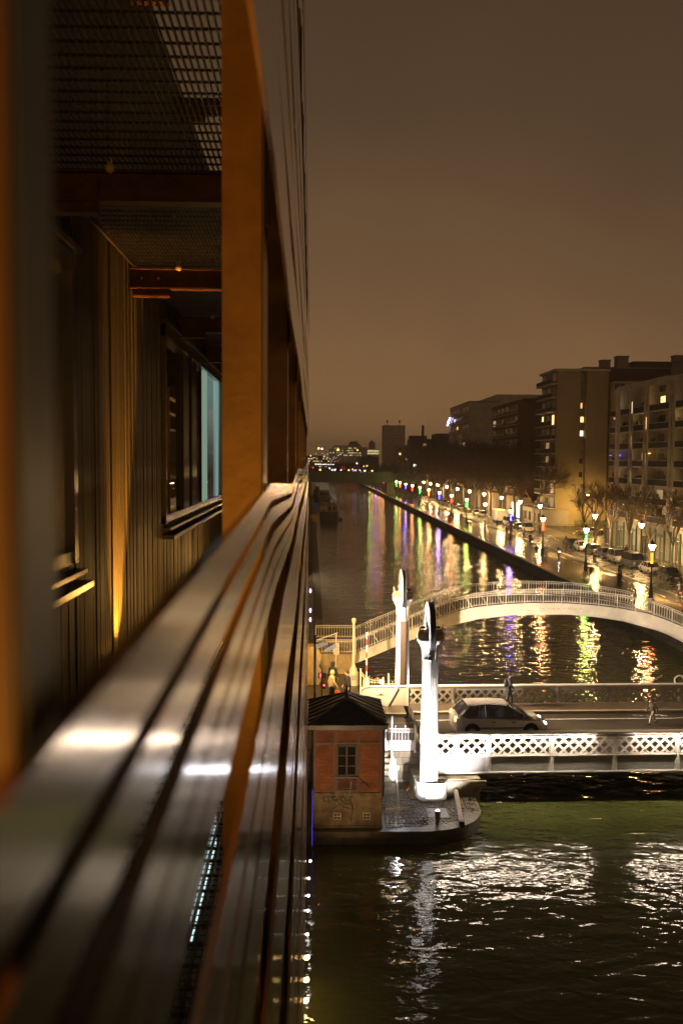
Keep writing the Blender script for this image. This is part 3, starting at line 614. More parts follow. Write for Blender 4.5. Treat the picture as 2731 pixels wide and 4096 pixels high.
t = thing('metal_plate', 'rusty hatch plate with orange rope left of the round screen', 'plate', (4.05, 42.2, .515)); m = MB(); m.prism([(0, 1.3), (.55, 1.3), (.6, -.7), (.25, -.7)], 0, .05); mk('plate', m, mat('rust_plate', (.16, .09, .05), .6, var=.5), t); m = MB(); m.tube([(.45, 1.2, .1), (.3, .6, .08), (.15, .3, .06)], .04, 6); mk('rope', m, mat('orange_rope', (.6, .25, .04), .7), t)
t = thing('pillar_plinth', 'low moss-stained stone step beyond the platform edge by the bridge', 'stone block', (6.45, 43.0, .3)); m = MB(); m.box(.1, 0, 0, .62, .95, .23); mk('block', m, M['ochre'], t)
# small flat moss weeds
t = MB(); rw = random.Random(3)
for k in range(260):
    a = rw.choice([(6.8, 40.9), (6.9, 41.4), (6.75, 40.2), (4.6, 38.9), (6.3, 43.2), (6.55, 43.1), (4.0, 43.2)]); x = a[0]+rw.gauss(0, .1); y = a[1]+rw.gauss(0, .14)
    h = rw.uniform(.02, .06); t.bar((x, y, .5), (x+rw.gauss(0, .03), y+rw.gauss(0, .03), .53+h), .02, .02)
o = mk('weeds', t, mat('moss', (.10, .13, .03), .8)); tag(o, 'tufts of moss and weeds in the platform joints', 'weeds', kind='stuff')
# building-side little lamps over the water and the blue light tube
SL = emi('pontoon_lamp', (1, .93, .85), 22); SO = emi('pontoon_lamp_orange', (1, .60, .20), 55)
for k, (x, y) in enumerate(((.08, 33.9), (.03, 32.46), (.02, 31.14), (.01, 30.07), (0, 28.51), (-.01, 27.15), (-.02, 25.94), (-.03, 24.91))):
    og = k > 4
    t = thing('wall_lamp', ('amber' if og else 'small white')+' lamp low above the water under the facade, %s' % ['first from the bridge', 'second from the bridge', 'third from the bridge', 'fourth white one', 'last white one', 'farthest amber', 'middle amber', 'nearest amber'][k], 'lamp', (x-.05, y, 1.0), 0, 'lamps under the facade')
    m = MB(); m.box(-.25, -.03, .05, .03, .03, .1); mk('bracket', m, M['black'], t); m = MB(); m.ball((0, 0, 0), .075 if og else .042, 8); mk('bulb', m, SO if og else SL, t)
t = thing('blue_light_tube', 'thin vertical blue light tube at the corner of the metal facade', 'light', (.1, 37.6, .1)); m = MB(); m.tube([(0, 0, 0), (0, 0, 2.2)], .006, 6); mk('tube', m, emi('blue_tube', (.08, .06, 1), 1.6), t); m = MB(); m.tube([(0, .03, -.9), (0, .03, 0)], .03, 6); mk('holder', m, M['cream'], t)
t = thing('mooring_pole', 'thin pole with violet lamps standing in the canal off the left bank', 'pole', (-.02, 75, 0)); m = MB(); m.tube([(0, 0, -.5), (0, 0, 5.6)], .03, 6); mk('pole', m, M['black'], t); m = MB()
for z in (5.1, 3.6, 2.9): m.ball((.0, 0, z), .1, 6, (.6, .6, 1.6))
mk('lamp', m, emi('violet_lamp', (.6, .4, 1), 14), t)
# ------------------------------------------------------------ arched footbridge
M['arch'] = mat('footbridge_paint', (.64, .60, .52), .5, var=.22, sc=1.2)
fb = thing('footbridge', 'cream arched iron footbridge with looped railings spanning the canal', 'footbridge', (0, 60, 0))
TP = [(2.75, 4.12), (4.0, 4.66), (5.3, 5.2), (6.6, 5.78), (7.6, 6.18), (8.7, 6.62), (10.0, 6.95), (11.7, 7.13), (13.4, 7.22), (15.6, 7.2), (17.4, 7.08), (19.05, 6.88), (20.7, 6.58), (21.8, 6.2), (22.9, 5.75), (24.5, 5.1), (26.5, 4.25), (28.6, 3.35), (29.4, 3.0)]
def itp(T, x):
    if x <= T[0][0]: return T[0][1]
    for (a, b), (c, d) in zip(T, T[1:]):
        if x <= c: return b+(d-b)*(x-a)/(c-a)
    return T[-1][1]
BTM = [(2.75, 2.66), (5.26, 3.74), (7.6, 4.72), (10.04, 5.40), (12.5, 5.66), (15.66, 5.70), (17.4, 5.56), (19.1, 5.30), (21.5, 4.66), (22.9, 4.02), (25.5, 2.7), (28.4, 1.2), (29.4, .8)]
YS = (0, 4.1)
for y in YS:
    m = MB(); xs = [2.75+.5*k for k in range(54)]
    for a, b in zip(xs, xs[1:]):
        t0, t1 = itp(TP, a)-.86, itp(TP, b)-.86; b0, b1 = itp(BTM, a), itp(BTM, b)
        m.add([(a, y-.03, b0), (b, y-.03, b1), (b, y-.03, t1), (a, y-.03, t0), (a, y+.03, b0), (b, y+.03, b1), (b, y+.03, t1), (a, y+.03, t0)], [(0, 1, 2, 3), (7, 6, 5, 4), (0, 4, 5, 1), (3, 2, 6, 7)])
        m.bar((a, y, b0), (b, y, b1), .22, .04); m.bar((a, y, t0), (b, y, t1), .2, .035)
        m.bar((a, y, b0+.09), (b, y, b1+.09), .08, .02)
    mk('arch_girder', m, M['arch'], fb)
def railrun(y, xs, ztop, ph=.86, post_every=7):
    pn_, ps = MB(), MB()
    for i, (a, b) in enumerate(zip(xs, xs[1:])):
        za, zb = ztop(a), ztop(b)
        ps.bar((a, y, za), (b, y, zb), .05, .045); pn_.bar((a, y, za-.09), (b, y, zb-.09), .022, .022); pn_.bar((a, y, za-ph+.1), (b, y, zb-ph+.1), .022, .022)
        pn_.bar((a, y, za-.09), (a, y, za-ph+.1), .02, .02)
        c = (a+b)/2; zc = (za+zb)/2; w = (b-a)/2
        for s in (-1, 1):
            pn_.bar((c+s*w*.95, y, zc-.2), (c+s*w*.55, y, zc-.12), .016); pn_.bar((c+s*w*.55, y, zc-.12), (c, y, zc-.095), .016)
            pn_.bar((c+s*w*.95, y, zc-ph+.21), (c+s*w*.55, y, zc-ph+.13), .016); pn_.bar((c+s*w*.55, y, zc-ph+.13), (c, y, zc-ph+.105), .016)
        if i % post_every == 0: ps.bar((a, y, za+.03), (a, y, za-ph-.05), .05, .05); ps.bar((a, y, za-ph), (a, y+(.3 if y < 2 else -.3)*0, za-ph-.12), .09, .06)
    return ps, pn_
for y in YS:
    xs = [2.75+.1635*k for k in range(163)]
    a, b = railrun(y, xs, lambda x: itp(TP, x)); mk('handrail', a, M['arch'], fb); mk('balusters', b, M['arch'], fb)
m = MB(); xs = [2.75+.4*k for k in range(67)]
for a, b in zip(xs, xs[1:]):
    za, zb = itp(TP, a)-.9, itp(TP, b)-.9; slope = abs(zb-za)/.4
    if slope > .25: m.box(a, .05, min(za, zb)-.1, b, 4.05, max(za, zb)-.06)
    else: m.add([(a, .05, za), (b, .05, zb), (b, 4.05, zb), (a, 4.05, za), (a, .05, za-.1), (b, .05, zb-.1), (b, 4.05, zb-.1), (a, 4.05, za-.1)], [(0, 1, 2, 3), (7, 6, 5, 4), (0, 4, 5, 1), (3, 2, 6, 7)])
mk('deck', m, mat('footbridge_deck', (.10, .075, .045), .55, var=.3), fb)
m = MB()
for k in range(9):
    m = MB(); x = 4.2+k*.95; m.bar((x, .1, itp(TP, x)-.9), (x-.42, .12, itp(TP, x)-.28), .05, .05); mk('brace', m, M['cream'], fb)
m = MB()
for dx, s in ((0, .25), (.35, .2), (.6, .3), (.95, .22), (1.3, .3), (1.6, .26), (1.95, .25), (2.3, .3)):
    x = 14.1+dx; m.bar((x, -.033, 5.98), (x+.12, -.033, 6.0+s*.3), .006, .03, up=(0, 1, 0)); m.bar((x+.12, -.033, 6.0+s*.3), (x+.2, -.033, 5.95), .006, .025, up=(0, 1, 0)); m.bar((x, -.033, 6.02+s*.1), (x+.25, -.033, 6.03), .006, .02, up=(0, 1, 0))
mk('graffiti', m, mat('faded_ink', (.33, .24, .14), .6), fb, label='faint scrawled graffiti on the arch girder')
# stone landing
t = thing('stone_landing', 'ochre stone landing with iron railings at the foot of the footbridge', 'landing', (0, 60, 0))
m = MB(); m.box(.3, .02, 1.98, 2.72, 4.6, 3.18); mk('wall', m, M['ochre'], t); m = MB(); m.box(.25, -.04, 3.1, 2.78, 4.65, 3.22); mk('coping', m, M['ochre'], t)
for y in (0.02, 4.5):
    a, b = railrun(y, [.35+.172*k for k in range(15)], lambda x: 4.07 if y < 2 else 4.2, .84, 14); mk('handrail', a, M['cream'], t); mk('balusters', b, M['cream'], t)
m = MB(); m.bar((1.55, -.2, 1.98), (1.55, -.2, 4.5), .07); m.bar((.4, -.2, 4.1), (1.65, -.2, 4.55), .06); m.box(1.4, -.2, 3.2, 1.75, .1, 3.9); mk('bracket', m, M['cream'], t)
t = thing('stone_bulwark', 'broken edged dark stone bulwark at the left bridge head', 'wall', (-2.5, 57, 1.98)); m = MB(); m.prismy([(0, 0), (3.0, 0), (3.25, .6), (3.0, 1.1), (3.15, 1.7), (2.9, 2.2), (0, 2.3)], 0, 1.2); mk('masonry', m, M['ochre'], t)
t = thing('lifebuoy', 'white lifebuoy standing above the far bridge parapet', 'lifebuoy', (20.35, 53.6, 3.0)); m = MB()
for k in range(20):
    a0, a1 = 2*math.pi*k/20, 2*math.pi*(k+1)/20; m.tube([(.27*math.cos(a0), 0, .27*math.sin(a0)), (.27*math.cos(a1), 0, .27*math.sin(a1))], .05, 8, cap=False)
mk('ring', m, M['white'], t, smooth=True); m = MB(); m.bar((0, .05, -3.2), (0, .05, .1), .05); mk('post', m, M['grey'], t)
# ------------------------------------------------------------ people
PM = {}
def pmat(c, r=.8):
    k = tuple(round(x, 3) for x in c)
    if k not in PM: PM[k] = mat('cloth_%d' % len(PM), c, r, var=.2, sc=9)
    return PM[k]
SKIN = mat('skin', (.42, .25, .17), .6, var=.1)
def remesh(name, m, vox, mt, parent):
    me = m.mesh(name); o = bpy.data.objects.new(name, me); COL.objects.link(o); md = o.modifiers.new('r', 'REMESH'); md.mode = 'VOXEL'; md.voxel_size = vox
    sm = o.modifiers.new('s', 'SMOOTH'); sm.iterations = 2; sm.factor = .5
    bpy.context.view_layer.update(); dg = bpy.context.evaluated_depsgraph_get(); me2 = bpy.data.meshes.new_from_object(o.evaluated_get(dg)); me2.name = name
    bpy.data.objects.remove(o); bpy.data.meshes.remove(me)
    for p in me2.polygons: p.use_smooth = True
    return mk(name, me2, mt, parent)
def person(lab, loc, rz, coat, legs, pose='walk', hood=False, hair=(.02, .015, .01), bag=None, scale=1, ph=1, group=None, long_coat=False, near=False):
    t = thing('person', lab, 'person', loc, rz, group); t.scale = (scale,)*3
    # forward is +x
    st = {'walk': .30, 'stand': .06, 'ride': .1, 'run': .4}[pose]*ph; lean = {'walk': .04, 'stand': 0, 'ride': .16, 'run': .1}[pose]
    hip = .93 if pose != 'ride' else .95
    H = Vector
    if pose == 'ride':
        kn = [H((.32, .10, .78)), H((.30, -.10, .60))]; an = [H((.20, .11, .42)), H((.12, -.11, .22))]
    else:
        kn = [H((st*.55+.03, .09, .50)), H((-st*.30+.03, -.09, .50))]; an = [H((st*.85, .09, .085)), H((-st*.95, -.09, .085 if abs(st) < .1 else .13))]
    hp = [H((0, .09, hip)), H((0, -.09, hip))]; ch = H((lean*.7, 0, 1.22)); sh = H((lean, 0, 1.42)); nk = H((lean*1.1, 0, 1.50)); hd = H((lean*1.2+.02, 0, 1.63))
    if pose == 'ride': el = [H((.30, .22, 1.18)), H((.30, -.22, 1.18))]; hn = [H((.52, .2, 1.08)), H((.52, -.2, 1.08))]
    else: el = [H((-st*.35, .24, 1.14)), H((st*.35, -.24, 1.14))]; hn = [H((-st*.45+.06, .25, .9)), H((st*.75+.05, -.25, .92))]
    b = MB(); b.ball(hd, .105, 10, (1, .82, 1.18)); b.tube([nk-H((0, 0, .06)), hd-H((0, 0, .03))], .055, 8)
    b.ball(hd+H((.105, 0, -.01)), .02, 6); b.tube([hd+H((.085, .03, -.055)), hd+H((.085, -.03, -.055))], .014, 6)
    for s in (-1, 1): b.ball(hd+H((-.01, s*.09, -.01)), .022, 6, (1, .5, 1.4)); b.ball(hd+H((.085, s*.035, .02)), .016, 6)
    b.tube([(0, 0, hip-.02), ch, sh, nk-H((0, 0, .05))], [.12, .12, .12, .06], 10)
    for i, s in ((0, 1), (1, -1)):
        S0 = sh+H((0, s*.17, -.02)); b.tube([sh, S0], .06, 8); b.tube([S0, el[i], hn[i]], [.05, .04, .03], 8)
        d = (hn[i]-el[i]).normalized(); sd = H((0, 1, 0)); fw = H((1, 0, 0)) if abs(d.x) < .7 else H((0, 0, -1))
        p = hn[i]+d*.05; b.tube([hn[i], p+d*.03], [.028, .036], 8)
        for f, L in ((-1.5, .06), (-.5, .075), (.5, .07), (1.5, .055)):
            q0 = p+d*.03+fw*(f*.016); b.tube([q0, q0+d*L*.6-sd*s*.008, q0+d*L-sd*s*.025], [.0105, .0095, .008], 6)
        b.tube([p-d*.01+fw*.03, p+d*.03+fw*.055, p+d*.055+fw*.055], [.012, .011, .009], 6)
        b.tube([hp[i], kn[i], an[i]], [.085, .06, .042], 8); b.tube([an[i], an[i]+H((.0, 0, -.045)), an[i]+H((.15, 0, -.055))], [.045, .04, .035], 8)
    remesh('body', b, .011 if near else .016, SKIN, t)
    l = MB(); l.tube([(0, 0, hip-.1), (0, 0, hip+.06)], [.135, .14], 10)
    for i in (0, 1): l.tube([hp[i], kn[i], an[i]+H((0, 0, .02))], [.105, .078, .062], 10)
    remesh('trousers', l, .022, pmat(legs), t)
    c = MB(); low = .55 if long_coat else .86
    c.tube([(-.01, 0, low), (0, 0, .98), ch, sh+H((0, 0, .01)), nk], [.20 if long_coat else .165, .16, .165, .15, .075], 12)
    for i, s in ((0, 1), (1, -1)):
        S0 = sh+H((0, s*.175, -.02)); c.tube([sh+H((0, s*.05, 0)), S0], .085, 8); c.tube([S0, el[i], hn[i]-(hn[i]-el[i]).normalized()*.03], [.08, .062, .048], 10)
    if hood: c.ball(hd+H((-.02, 0, .01)), .132, 10, (1.0, .92, 1.15))
    remesh('coat', c, .02, pmat(coat), t)
    if not hood:
        hr = MB(); hr.ball(hd+H((-.025, 0, .035)), .112, 10, (.98, .88, 1.05)); mk('hair', hr, pmat(hair), t, smooth=True)
    sh_ = MB()
    for i in (0, 1): sh_.tube([an[i]+H((-.05, 0, -.03)), an[i]+H((.04, 0, -.02)), an[i]+H((.17, 0, -.055))], [.05, .052, .035], 8)
    mk('shoes', sh_, M['rubber'], t, smooth=True)
    if bag == 'backpack':
        m = MB(); m.ball((lean-.20, 0, 1.22), .17, 8, (.62, .85, 1.35)); o = mk('backpack', m, pmat((.02, .02, .025)), loc=loc, rotz=rz, smooth=True); tag(o, 'dark backpack worn by the person striding along the bridge sidewalk', 'backpack')
    if bag == 'orange':
        m = MB(); b0 = hn[1]; m.add([(b0.x-.17, b0.y-.05, .30), (b0.x+.17, b0.y-.05, .30), (b0.x+.17, b0.y+.07, .30), (b0.x-.17, b0.y+.07, .30), (b0.x-.14, b0.y-.02, .74), (b0.x+.14, b0.y-.02, .74), (b0.x+.14, b0.y+.03, .74), (b0.x-.14, b0.y+.03, .74)], [(0, 3, 2, 1), (4, 5, 6, 7), (0, 1, 5, 4), (1, 2, 6, 5), (2, 3, 7, 6), (3, 0, 4, 7)])
        o = mk('carrier_bag', m, mat('orange_plastic', (.75, .22, .04), .4), loc=loc, rotz=rz); h = MB(); h.tube([(b0.x-.06, b0.y, .73), (b0.x, b0.y, .9), (b0.x+.06, b0.y, .73)], .012, 6); mk('handle', h, pmat((.6, .2, .05)), o); tag(o, 'orange carrier bag held by the person in the cream coat', 'bag')
    return t
def bike(lab, loc, rz, front=None, rear=None, group='bicycles on the quay'):
    t = thing('bicycle', lab, 'bicycle', loc, rz, group)
    for x in (-.52, .52):
        m = MB(); m.lathe([(.31, -.02), (.34, -.02), (.34, .02), (.31, .02), (.31, -.02)], 24, (x, 0, .34), 'Y', cap=False)
        for k in range(6): m.bar((x+.31*math.cos(k*.523), 0, .34+.31*math.sin(k*.523)), (x-.31*math.cos(k*.523), 0, .34-.31*math.sin(k*.523)), .005)
        mk('wheel', m, M['rubber'], t)
    m = MB()
    for a, b in (((-.52, .34), (-.05, .3)), ((-.52, .34), (-.18, .8)), ((-.05, .3), (-.22, .92)), ((-.05, .3), (.38, .78)), ((-.18, .8), (.38, .82)), ((.38, .95), (.52, .34))): m.tube([(a[0], 0, a[1]), (b[0], 0, b[1])], .018, 6)
    m.tube([(.36, .27, 1.02), (.4, 0, .98), (.36, -.27, 1.02)], .014, 6); mk('frame', m, M['darkmetal'], t)
    m = MB(); m.ball((-.24, 0, .95), .1, 6, (1.3, .7, .4)); mk('saddle', m, M['rubber'], t)
    if front: m = MB(); m.ball((.5, 0, .95), .05, 6); mk('headlight', m, emi('bike_light', (.95, .95, 1), front), t)
    if rear: m = MB(); m.ball((-.6, 0, .7), .05, 6); mk('rear_light', m, emi('bike_rear', (1, .03, .02), rear), t)
    return t
DK1 = (.015, .014, .016); DK2 = (.03, .028, .03)
UP = R(90); DN = R(-90)
person('person in a cream hooded coat walking towards the bridge', (1.12, 52.1, 2.12), R(10), (.62, .50, .30), DK1, hood=True, bag='orange', near=True)
person('bare headed dark clothed person behind the pavilion roof', (2.0, 52.0, 2.12), R(170), DK1, DK1, near=True)
person('tall dark figure standing against the ochre stone wall', (1.25, 54.6, 1.98), R(60), DK1, DK1, 'stand', hood=True, scale=1.05)
person('person with backpack striding along the far sidewalk of the lift bridge', bri(5.6, 8.35, 2.235), BR, (.02, .022, .03), (.022, .022, .03), 'walk', bag='backpack', near=True, ph=.8)
person('small figure crouched over the bridge parapet beside the road', bri(12.05, 5.0, 2.1), R(200), (.10, .08, .06), (.35, .32, .28), 'run', scale=.72)
pp = [('two tone pair nearest the second lamp, shorter one in maroon', (32.84, 116.97), 90, (.10, .02, .02), DK1, 'walk', .93), ('taller of the pair walking past the second lamp', (32.58, 114.23), 90, DK1, DK1, 'walk', 1.03),
      ('person in dark coat walking beside the cycle path sign', (33.8, 107.43), -90, DK2, DK1, 'walk', 1.05), ('hooded person standing behind the footbridge railing', (30.6, 92.4), 160, DK1, DK1, 'stand', 1.05),
      ('pedestrian in pale jacket beside the group under the blue lamp', (38.1, 176.6), 90, (.15, .14, .12), DK2, 'walk', 1), ('person in a grey coat by the red lamp', (32.3, 141.2), 95, DK1, DK1, 'walk', 1.03), ('companion in long dark coat by the red lamp', (33.1, 141.0), 80, (.03, .02, .02), DK1, 'walk', .97),
      ('walker crossing the cobbles near the white hatchback', (39.13, 150.7), 200, DK2, DK1, 'walk', 1), ('person in a red jacket far along the quay', (30.8, 222.8), 90, (.45, .05, .02), DK1, 'walk', 1), ('dark pedestrian following the red jacket', (32.0, 228.5), 90, DK1, DK1, 'walk', 1),
      ('dark pedestrian leading a small far group', (32.9, 230), 85, DK1, DK1, 'walk', 1), ('one of a couple sharing a dark umbrella', (31.7, 200.1), 90, DK1, DK1, 'walk', 1), ('other one of the couple under the umbrella', (32.2, 200.3), 90, (.06, .05, .05), DK1, 'walk', .95),
      ('first of the cluster beyond the blue lamp', (37.0, 183.0), 90, DK1, DK1, 'walk', 1), ('second of the cluster beyond the blue lamp, in brown', (36.5, 184.2), 90, (.09, .05, .03), DK1, 'stand', 1), ('walker on the quay under the green bridge', (30.9, 330), 90, DK1, DK1, 'walk', 1), ('dark figure beside the bridge pier in the distance', (31.6, 372), 90, DK1, DK1, 'walk', 1)]
for lab, (x, y), a, c, l, ps, sc in pp: person(lab, (x, y, 1.31), R(a), c, l, ps, scale=sc, group='people on the quay', hood=('hooded' in lab), long_coat='long' in lab)
for k, (x, y, d, c) in enumerate(((31.6, 246, 'strolling past the seventh lamp', DK1), (35.0, 258, 'on the cycle path under the eighth lamp', DK2), (31.2, 268, 'alone between the seventh and eighth lamps, in a beige coat', (.3, .24, .16)), (38.9, 207, 'crossing the cobbles before the white van', DK1), (45.4, 226, 'on the house side pavement by the lit shop', DK2),
      (45.9, 227, 'second one by the lit shop, in a light jacket', (.35, .33, .3)), (32.8, 292, 'far up the quay in dark clothes', DK1), (45.2, 141, 'on the pavement behind the dark blue hatchback', DK2), (31.0, 350, 'near the green railway bridge', DK1))):
    person('pedestrian '+d, (x, y, 1.31 if x < 44 else 1.42), R(90 if k % 2 else -90), c, DK1, 'walk' if k % 3 else 'stand', group='people on the quay')
t = thing('umbrella', 'dark open umbrella held over the couple on the quay', 'umbrella', (31.95, 200.2, 1.31)); m = MB(); m.lathe([(.62, 1.85), (.5, 2.0), (.25, 2.12), (.01, 2.16)], 12, cap=False); mk('canopy', m, pmat(DK1), t); m = MB(); m.tube([(0, 0, 1.0), (0, 0, 2.15)], .012, 5); mk('handle', m, M['black'], t)
for i, (lab, (x, y), a, fr_, rr) in enumerate((('cyclist beside the dark parked hatchback', (37.5, 130.0), -80, None, None), ('cyclist riding away down the cycle path', (36.6, 116.3), -80, None, None), ('cyclist at the right edge with a bright red rear light', (37.0, 98.3), 80, None, 26), ('cyclist near the pedestrian cluster', (35.2, 157.6), -90, 10, None),
     ('cyclist passing the red lamp', (36.6, 165), -90, None, None), ('cyclist with a dazzling white headlight', (35.3, 140.4), -95, 140, None), ('distant cyclist between the far lamps', (34.6, 228.6), -90, None, None))):
    bike('bicycle of the '+lab, (x, y, 1.31), R(a), fr_, rr); person(lab, (x-.2*math.cos(R(a)), y-.2*math.sin(R(a)), 1.31), R(a), DK2, DK1, 'ride', group='cyclists on the quay')
# ------------------------------------------------------------ vehicles
TYRE = M['rubber']; HUB = mat('wheel_rim', (.28, .28, .28), .35, .8, var=0); PLATE = mat('number_plate', (.6, .6, .55), .5, var=0); HEADL = mat('lamp_glass', (.6, .6, .6), .08, .3, var=0); TAILL = mat('tail_glass', (.35, .01, .01), .15, var=0)
def loft(m, secs, close=True):
    n = len(secs[0]); b = []
    vs = [p for s in secs for p in s]; fs = []
    for i in range(len(secs)-1):
        for k in range(n-1): fs.append((i*n+k, (i+1)*n+k, (i+1)*n+k+1, i*n+k+1))
    if close: fs.append(tuple(range(n))); fs.append(tuple((len(secs)-1)*n+k for k in reversed(range(n))))
    m.add(vs, fs)
KINDS = {  # L, W, H, belt, hood z, windshield base x, roof front, roof rear, rear glass base x, tail z
 'hatch': (4.1, .86, 1.47, .92, .80, 1.05, .35, -1.45, -1.95, .95), 'saloon': (4.6, .88, 1.42, .90, .80, .95, .25, -1.15, -1.85, .92),
 'minivan': (4.4, .90, 1.83, 1.02, .95, 1.35, .75, -1.95, -2.15, 1.05), 'van': (5.1, .97, 1.98, 1.10, 1.05, 1.75, 1.2, -2.35, -2.5, 1.15), 'mpv': (4.45, .89, 1.55, .94, .84, 1.35, .35, -1.55, -2.05, 1.0)}
def carmesh(kind):
    L, W, H, belt, hood, wb, rf_, rr, rb, tail = KINDS[kind]; h = L/2
    def sec(x, w, zb, zt, cr):
        return [(x, -w*.80, zb), (x, -w*.98, zb+.12), (x, -w, (zb+zt)/2), (x, -w*.97, zt-.08), (x, -w*.88, zt-.01), (x, -w*.45, zt+cr), (x, 0, zt+cr*1.3), (x, w*.45, zt+cr), (x, w*.88, zt-.01), (x, w*.97, zt-.08), (x, w, (zb+zt)/2), (x, w*.98, zb+.12), (x, w*.80, zb)]
    body = MB(); loft(body, [sec(-h, W*.80, .34, tail-.16, 0), sec(-h+.08, W*.93, .26, tail-.02, .01), sec(-h+.35, W, .2, tail, .02), sec(rb+.4, W, .2, belt+.01, .01), sec(0, W, .2, belt, .01), sec(wb, W, .2, hood+.03, .03), sec((wb+h)/2, W*.98, .2, (hood+.03)*.97, .05), sec(h-.28, W*.93, .22, hood-.12, .04), sec(h-.07, W*.82, .25, hood-.24, .01), sec(h, W*.7, .34, hood-.34, 0)])
    def cab(x, wb_, wt, z): return [(x, -wb_, belt-.03), (x, -wt, z-.06), (x, -wt*.8, z), (x, 0, z+.025), (x, wt*.8, z), (x, wt, z-.06), (x, wb_, belt-.03)]
    g = MB(); k = .78
    ss = [cab(rb, W*.88, W*.86, belt+.01), cab(rr, W*.93, W*k, H-.03), cab((rr+rf_)/2, W*.94, W*(k+.02), H), cab(rf_, W*.94, W*k, H-.03), cab((rf_+wb)/2, W*.93, W*(k+.09), (H+hood)/2+.02), cab(wb, W*.92, W*.9, hood+.05)]
    loft(g, ss)
    rfm = MB()
    def rs(x, z): return [(x, -W*k*1.01, z-.075), (x, -W*k*.82, z+.008), (x, 0, z+.035), (x, W*k*.82, z+.008), (x, W*k*1.01, z-.075)]
    loft(rfm, [rs(rr-.08, H-.05), rs(rr+.1, H-.02), rs((rr+rf_)/2, H+.0), rs(rf_-.1, H-.02), rs(rf_+.05, H-.06)], False)
    for s in (-1, 1):
        rfm.bar((rf_, s*W*k, H-.06), (wb, s*W*.9, hood+.05), .06, .03, up=(0, s, 0)); rfm.bar((rr, s*W*k, H-.06), (rb, s*W*.88, belt+.02), .12, .03, up=(0, s, 0))
        for x in ((rr*.45+rf_*.55)-.3, ): rfm.bar((x, s*W*(k+.03), H-.07), (x+.05, s*W*.95, belt-.02), .07, .02, up=(1, 0, 0))
        rfm.bar((rr+.5, s*W*(k+.02), H-.07), (rr+.42, s*W*.95, belt-.02), .06, .02, up=(1, 0, 0))
    tr = MB()
    for s in (-1, 1): tr.box(-h+.6, s*W*1.0-.008, .44, h-.6, s*W*1.0+.008, .49); tr.box(-.5, s*W-.012, belt-.22, -.3, s*W+.014, belt-.19); tr.box(.45, s*W-.012, belt-.22, .65, s*W+.014, belt-.19)
    tr.box(h-.05, -W*.45, .36, h+.02, W*.45, .48); tr.box(h-.12, -W*.4, hood-.34, h-.0, W*.4, hood-.24)
    mi = MB()
    for s in (-1, 1): mi.ball((wb-.35, s*(W+.09), belt+.06), .09, 6, (.7, 1, .8))
    hl = [MB(), MB()]; tl = [MB(), MB()]
    for i, s in ((0, 1), (1, -1)): hl[i].ball((h-.16, s*W*.62, hood-.26), .13, 8, (.9, 1.3, .75)); tl[i].ball((-h+.08, s*W*.78, tail-.16), .13, 8, (.6, .8, 1.3))
    wa = MB(); wl = MB(); wl.lathe([(.20, -.1), (.31, -.1), (.315, -.08), (.315, .08), (.31, .1), (.20, .1)], 20, (0, 0, 0), 'Y', cap=False); rm = MB(); rm.lathe([(.06, -.11), (.2, -.09), (.21, .09), (.06, .11)], 16, (0, 0, 0), 'Y')
    for sx in (-h+.82, h-.86):
        for s in (-1, 1): wa.lathe([(.37, W-.01 if s > 0 else -W-.006), (.37, W+.006 if s > 0 else -W+.01)], 22, (sx, 0, .33), 'Y')
    pl = MB(); pl.box(h+.0, -.26, .37, h+.025, .26, .48); pl.box(-h-.015, -.26, .52, -h+.02, .26, .63)
    return dict(body=body.mesh('body', True), g=g.mesh('windows', False), r=rfm.mesh('roof', False), tr=tr.mesh('trim'), mi=mi.mesh('mirrors', True), hl=[q.mesh('headlight', True) for q in hl], tl=[q.mesh('tail_light', True) for q in tl], wa=wa.mesh('wheel_arches'), wl=wl.mesh('tyre', True), rm=rm.mesh('rim', True), pl=pl.mesh('number_plate'), h=h, W=W)
CM = {}; CP = {}
def car(kind, lab, loc, rz, col, name='parked_car', cat='car', group='cars parked along the street', lit=None, tl=None):
    if kind not in CM: CM[kind] = carmesh(kind)
    c = CM[kind]; k = tuple(col)
    if k not in CP: CP[k] = mat('car_paint', col, .3, .25, var=.06, sc=1, coat=.6)
    t = thing(name, lab, cat, loc, rz, group)
    def O(n, me, m, p=t, loc=None):
        o = bpy.data.objects.new(n, me); COL.objects.link(o); o.parent = p
        if not me.materials: me.materials.append(None)
        o.material_slots[0].link = 'OBJECT'; o.material_slots[0].material = m
        if loc: o.location = loc
        return o
    O('body', c['body'], CP[k]); O('windows', c['g'], M['glass']); O('roof', c['r'], CP[k]); O('trim', c['tr'], M['rubber']); O('mirrors', c['mi'], CP[k]); O('wheel_arches', c['wa'], M['rubber']); O('number_plate', c['pl'], PLATE)
    for q in c['hl']: O('headlight', q, lit or HEADL)
    for q in c['tl']: O('tail_light', q, tl or TAILL)
    for sx in (-c['h']+.82, c['h']-.86):
        for s in (-1, 1):
            w_ = O('wheel', c['wl'], TYRE, loc=(sx, s*(c['W']-.09), .315)); O('rim', c['rm'], HUB, w_)
    return t
HL = emi('headlight_on', (1, .95, .85), 25); TLm = emi('tail_light_on', (1, .35, .10), 9)
car('mpv', 'silver people carrier driving over the lift bridge with its lights on', bri(4.05, 3.75, 2.1), BR, (.62, .60, .56), 'moving_car', group=None, lit=HL, tl=TLm)
b = bri(6.45, 3.75, 2.8); spot(b, (b[0]+4, b[1]+.1, 2.0), 250, 70, (1, .95, .85), .8)
b = bri(1.75, 3.75, 2.75); spot(b, (b[0]-2, b[1], 2.2), 60, 120, (1, .6, .3), .8)
CY = 42.1
carz = 1.304
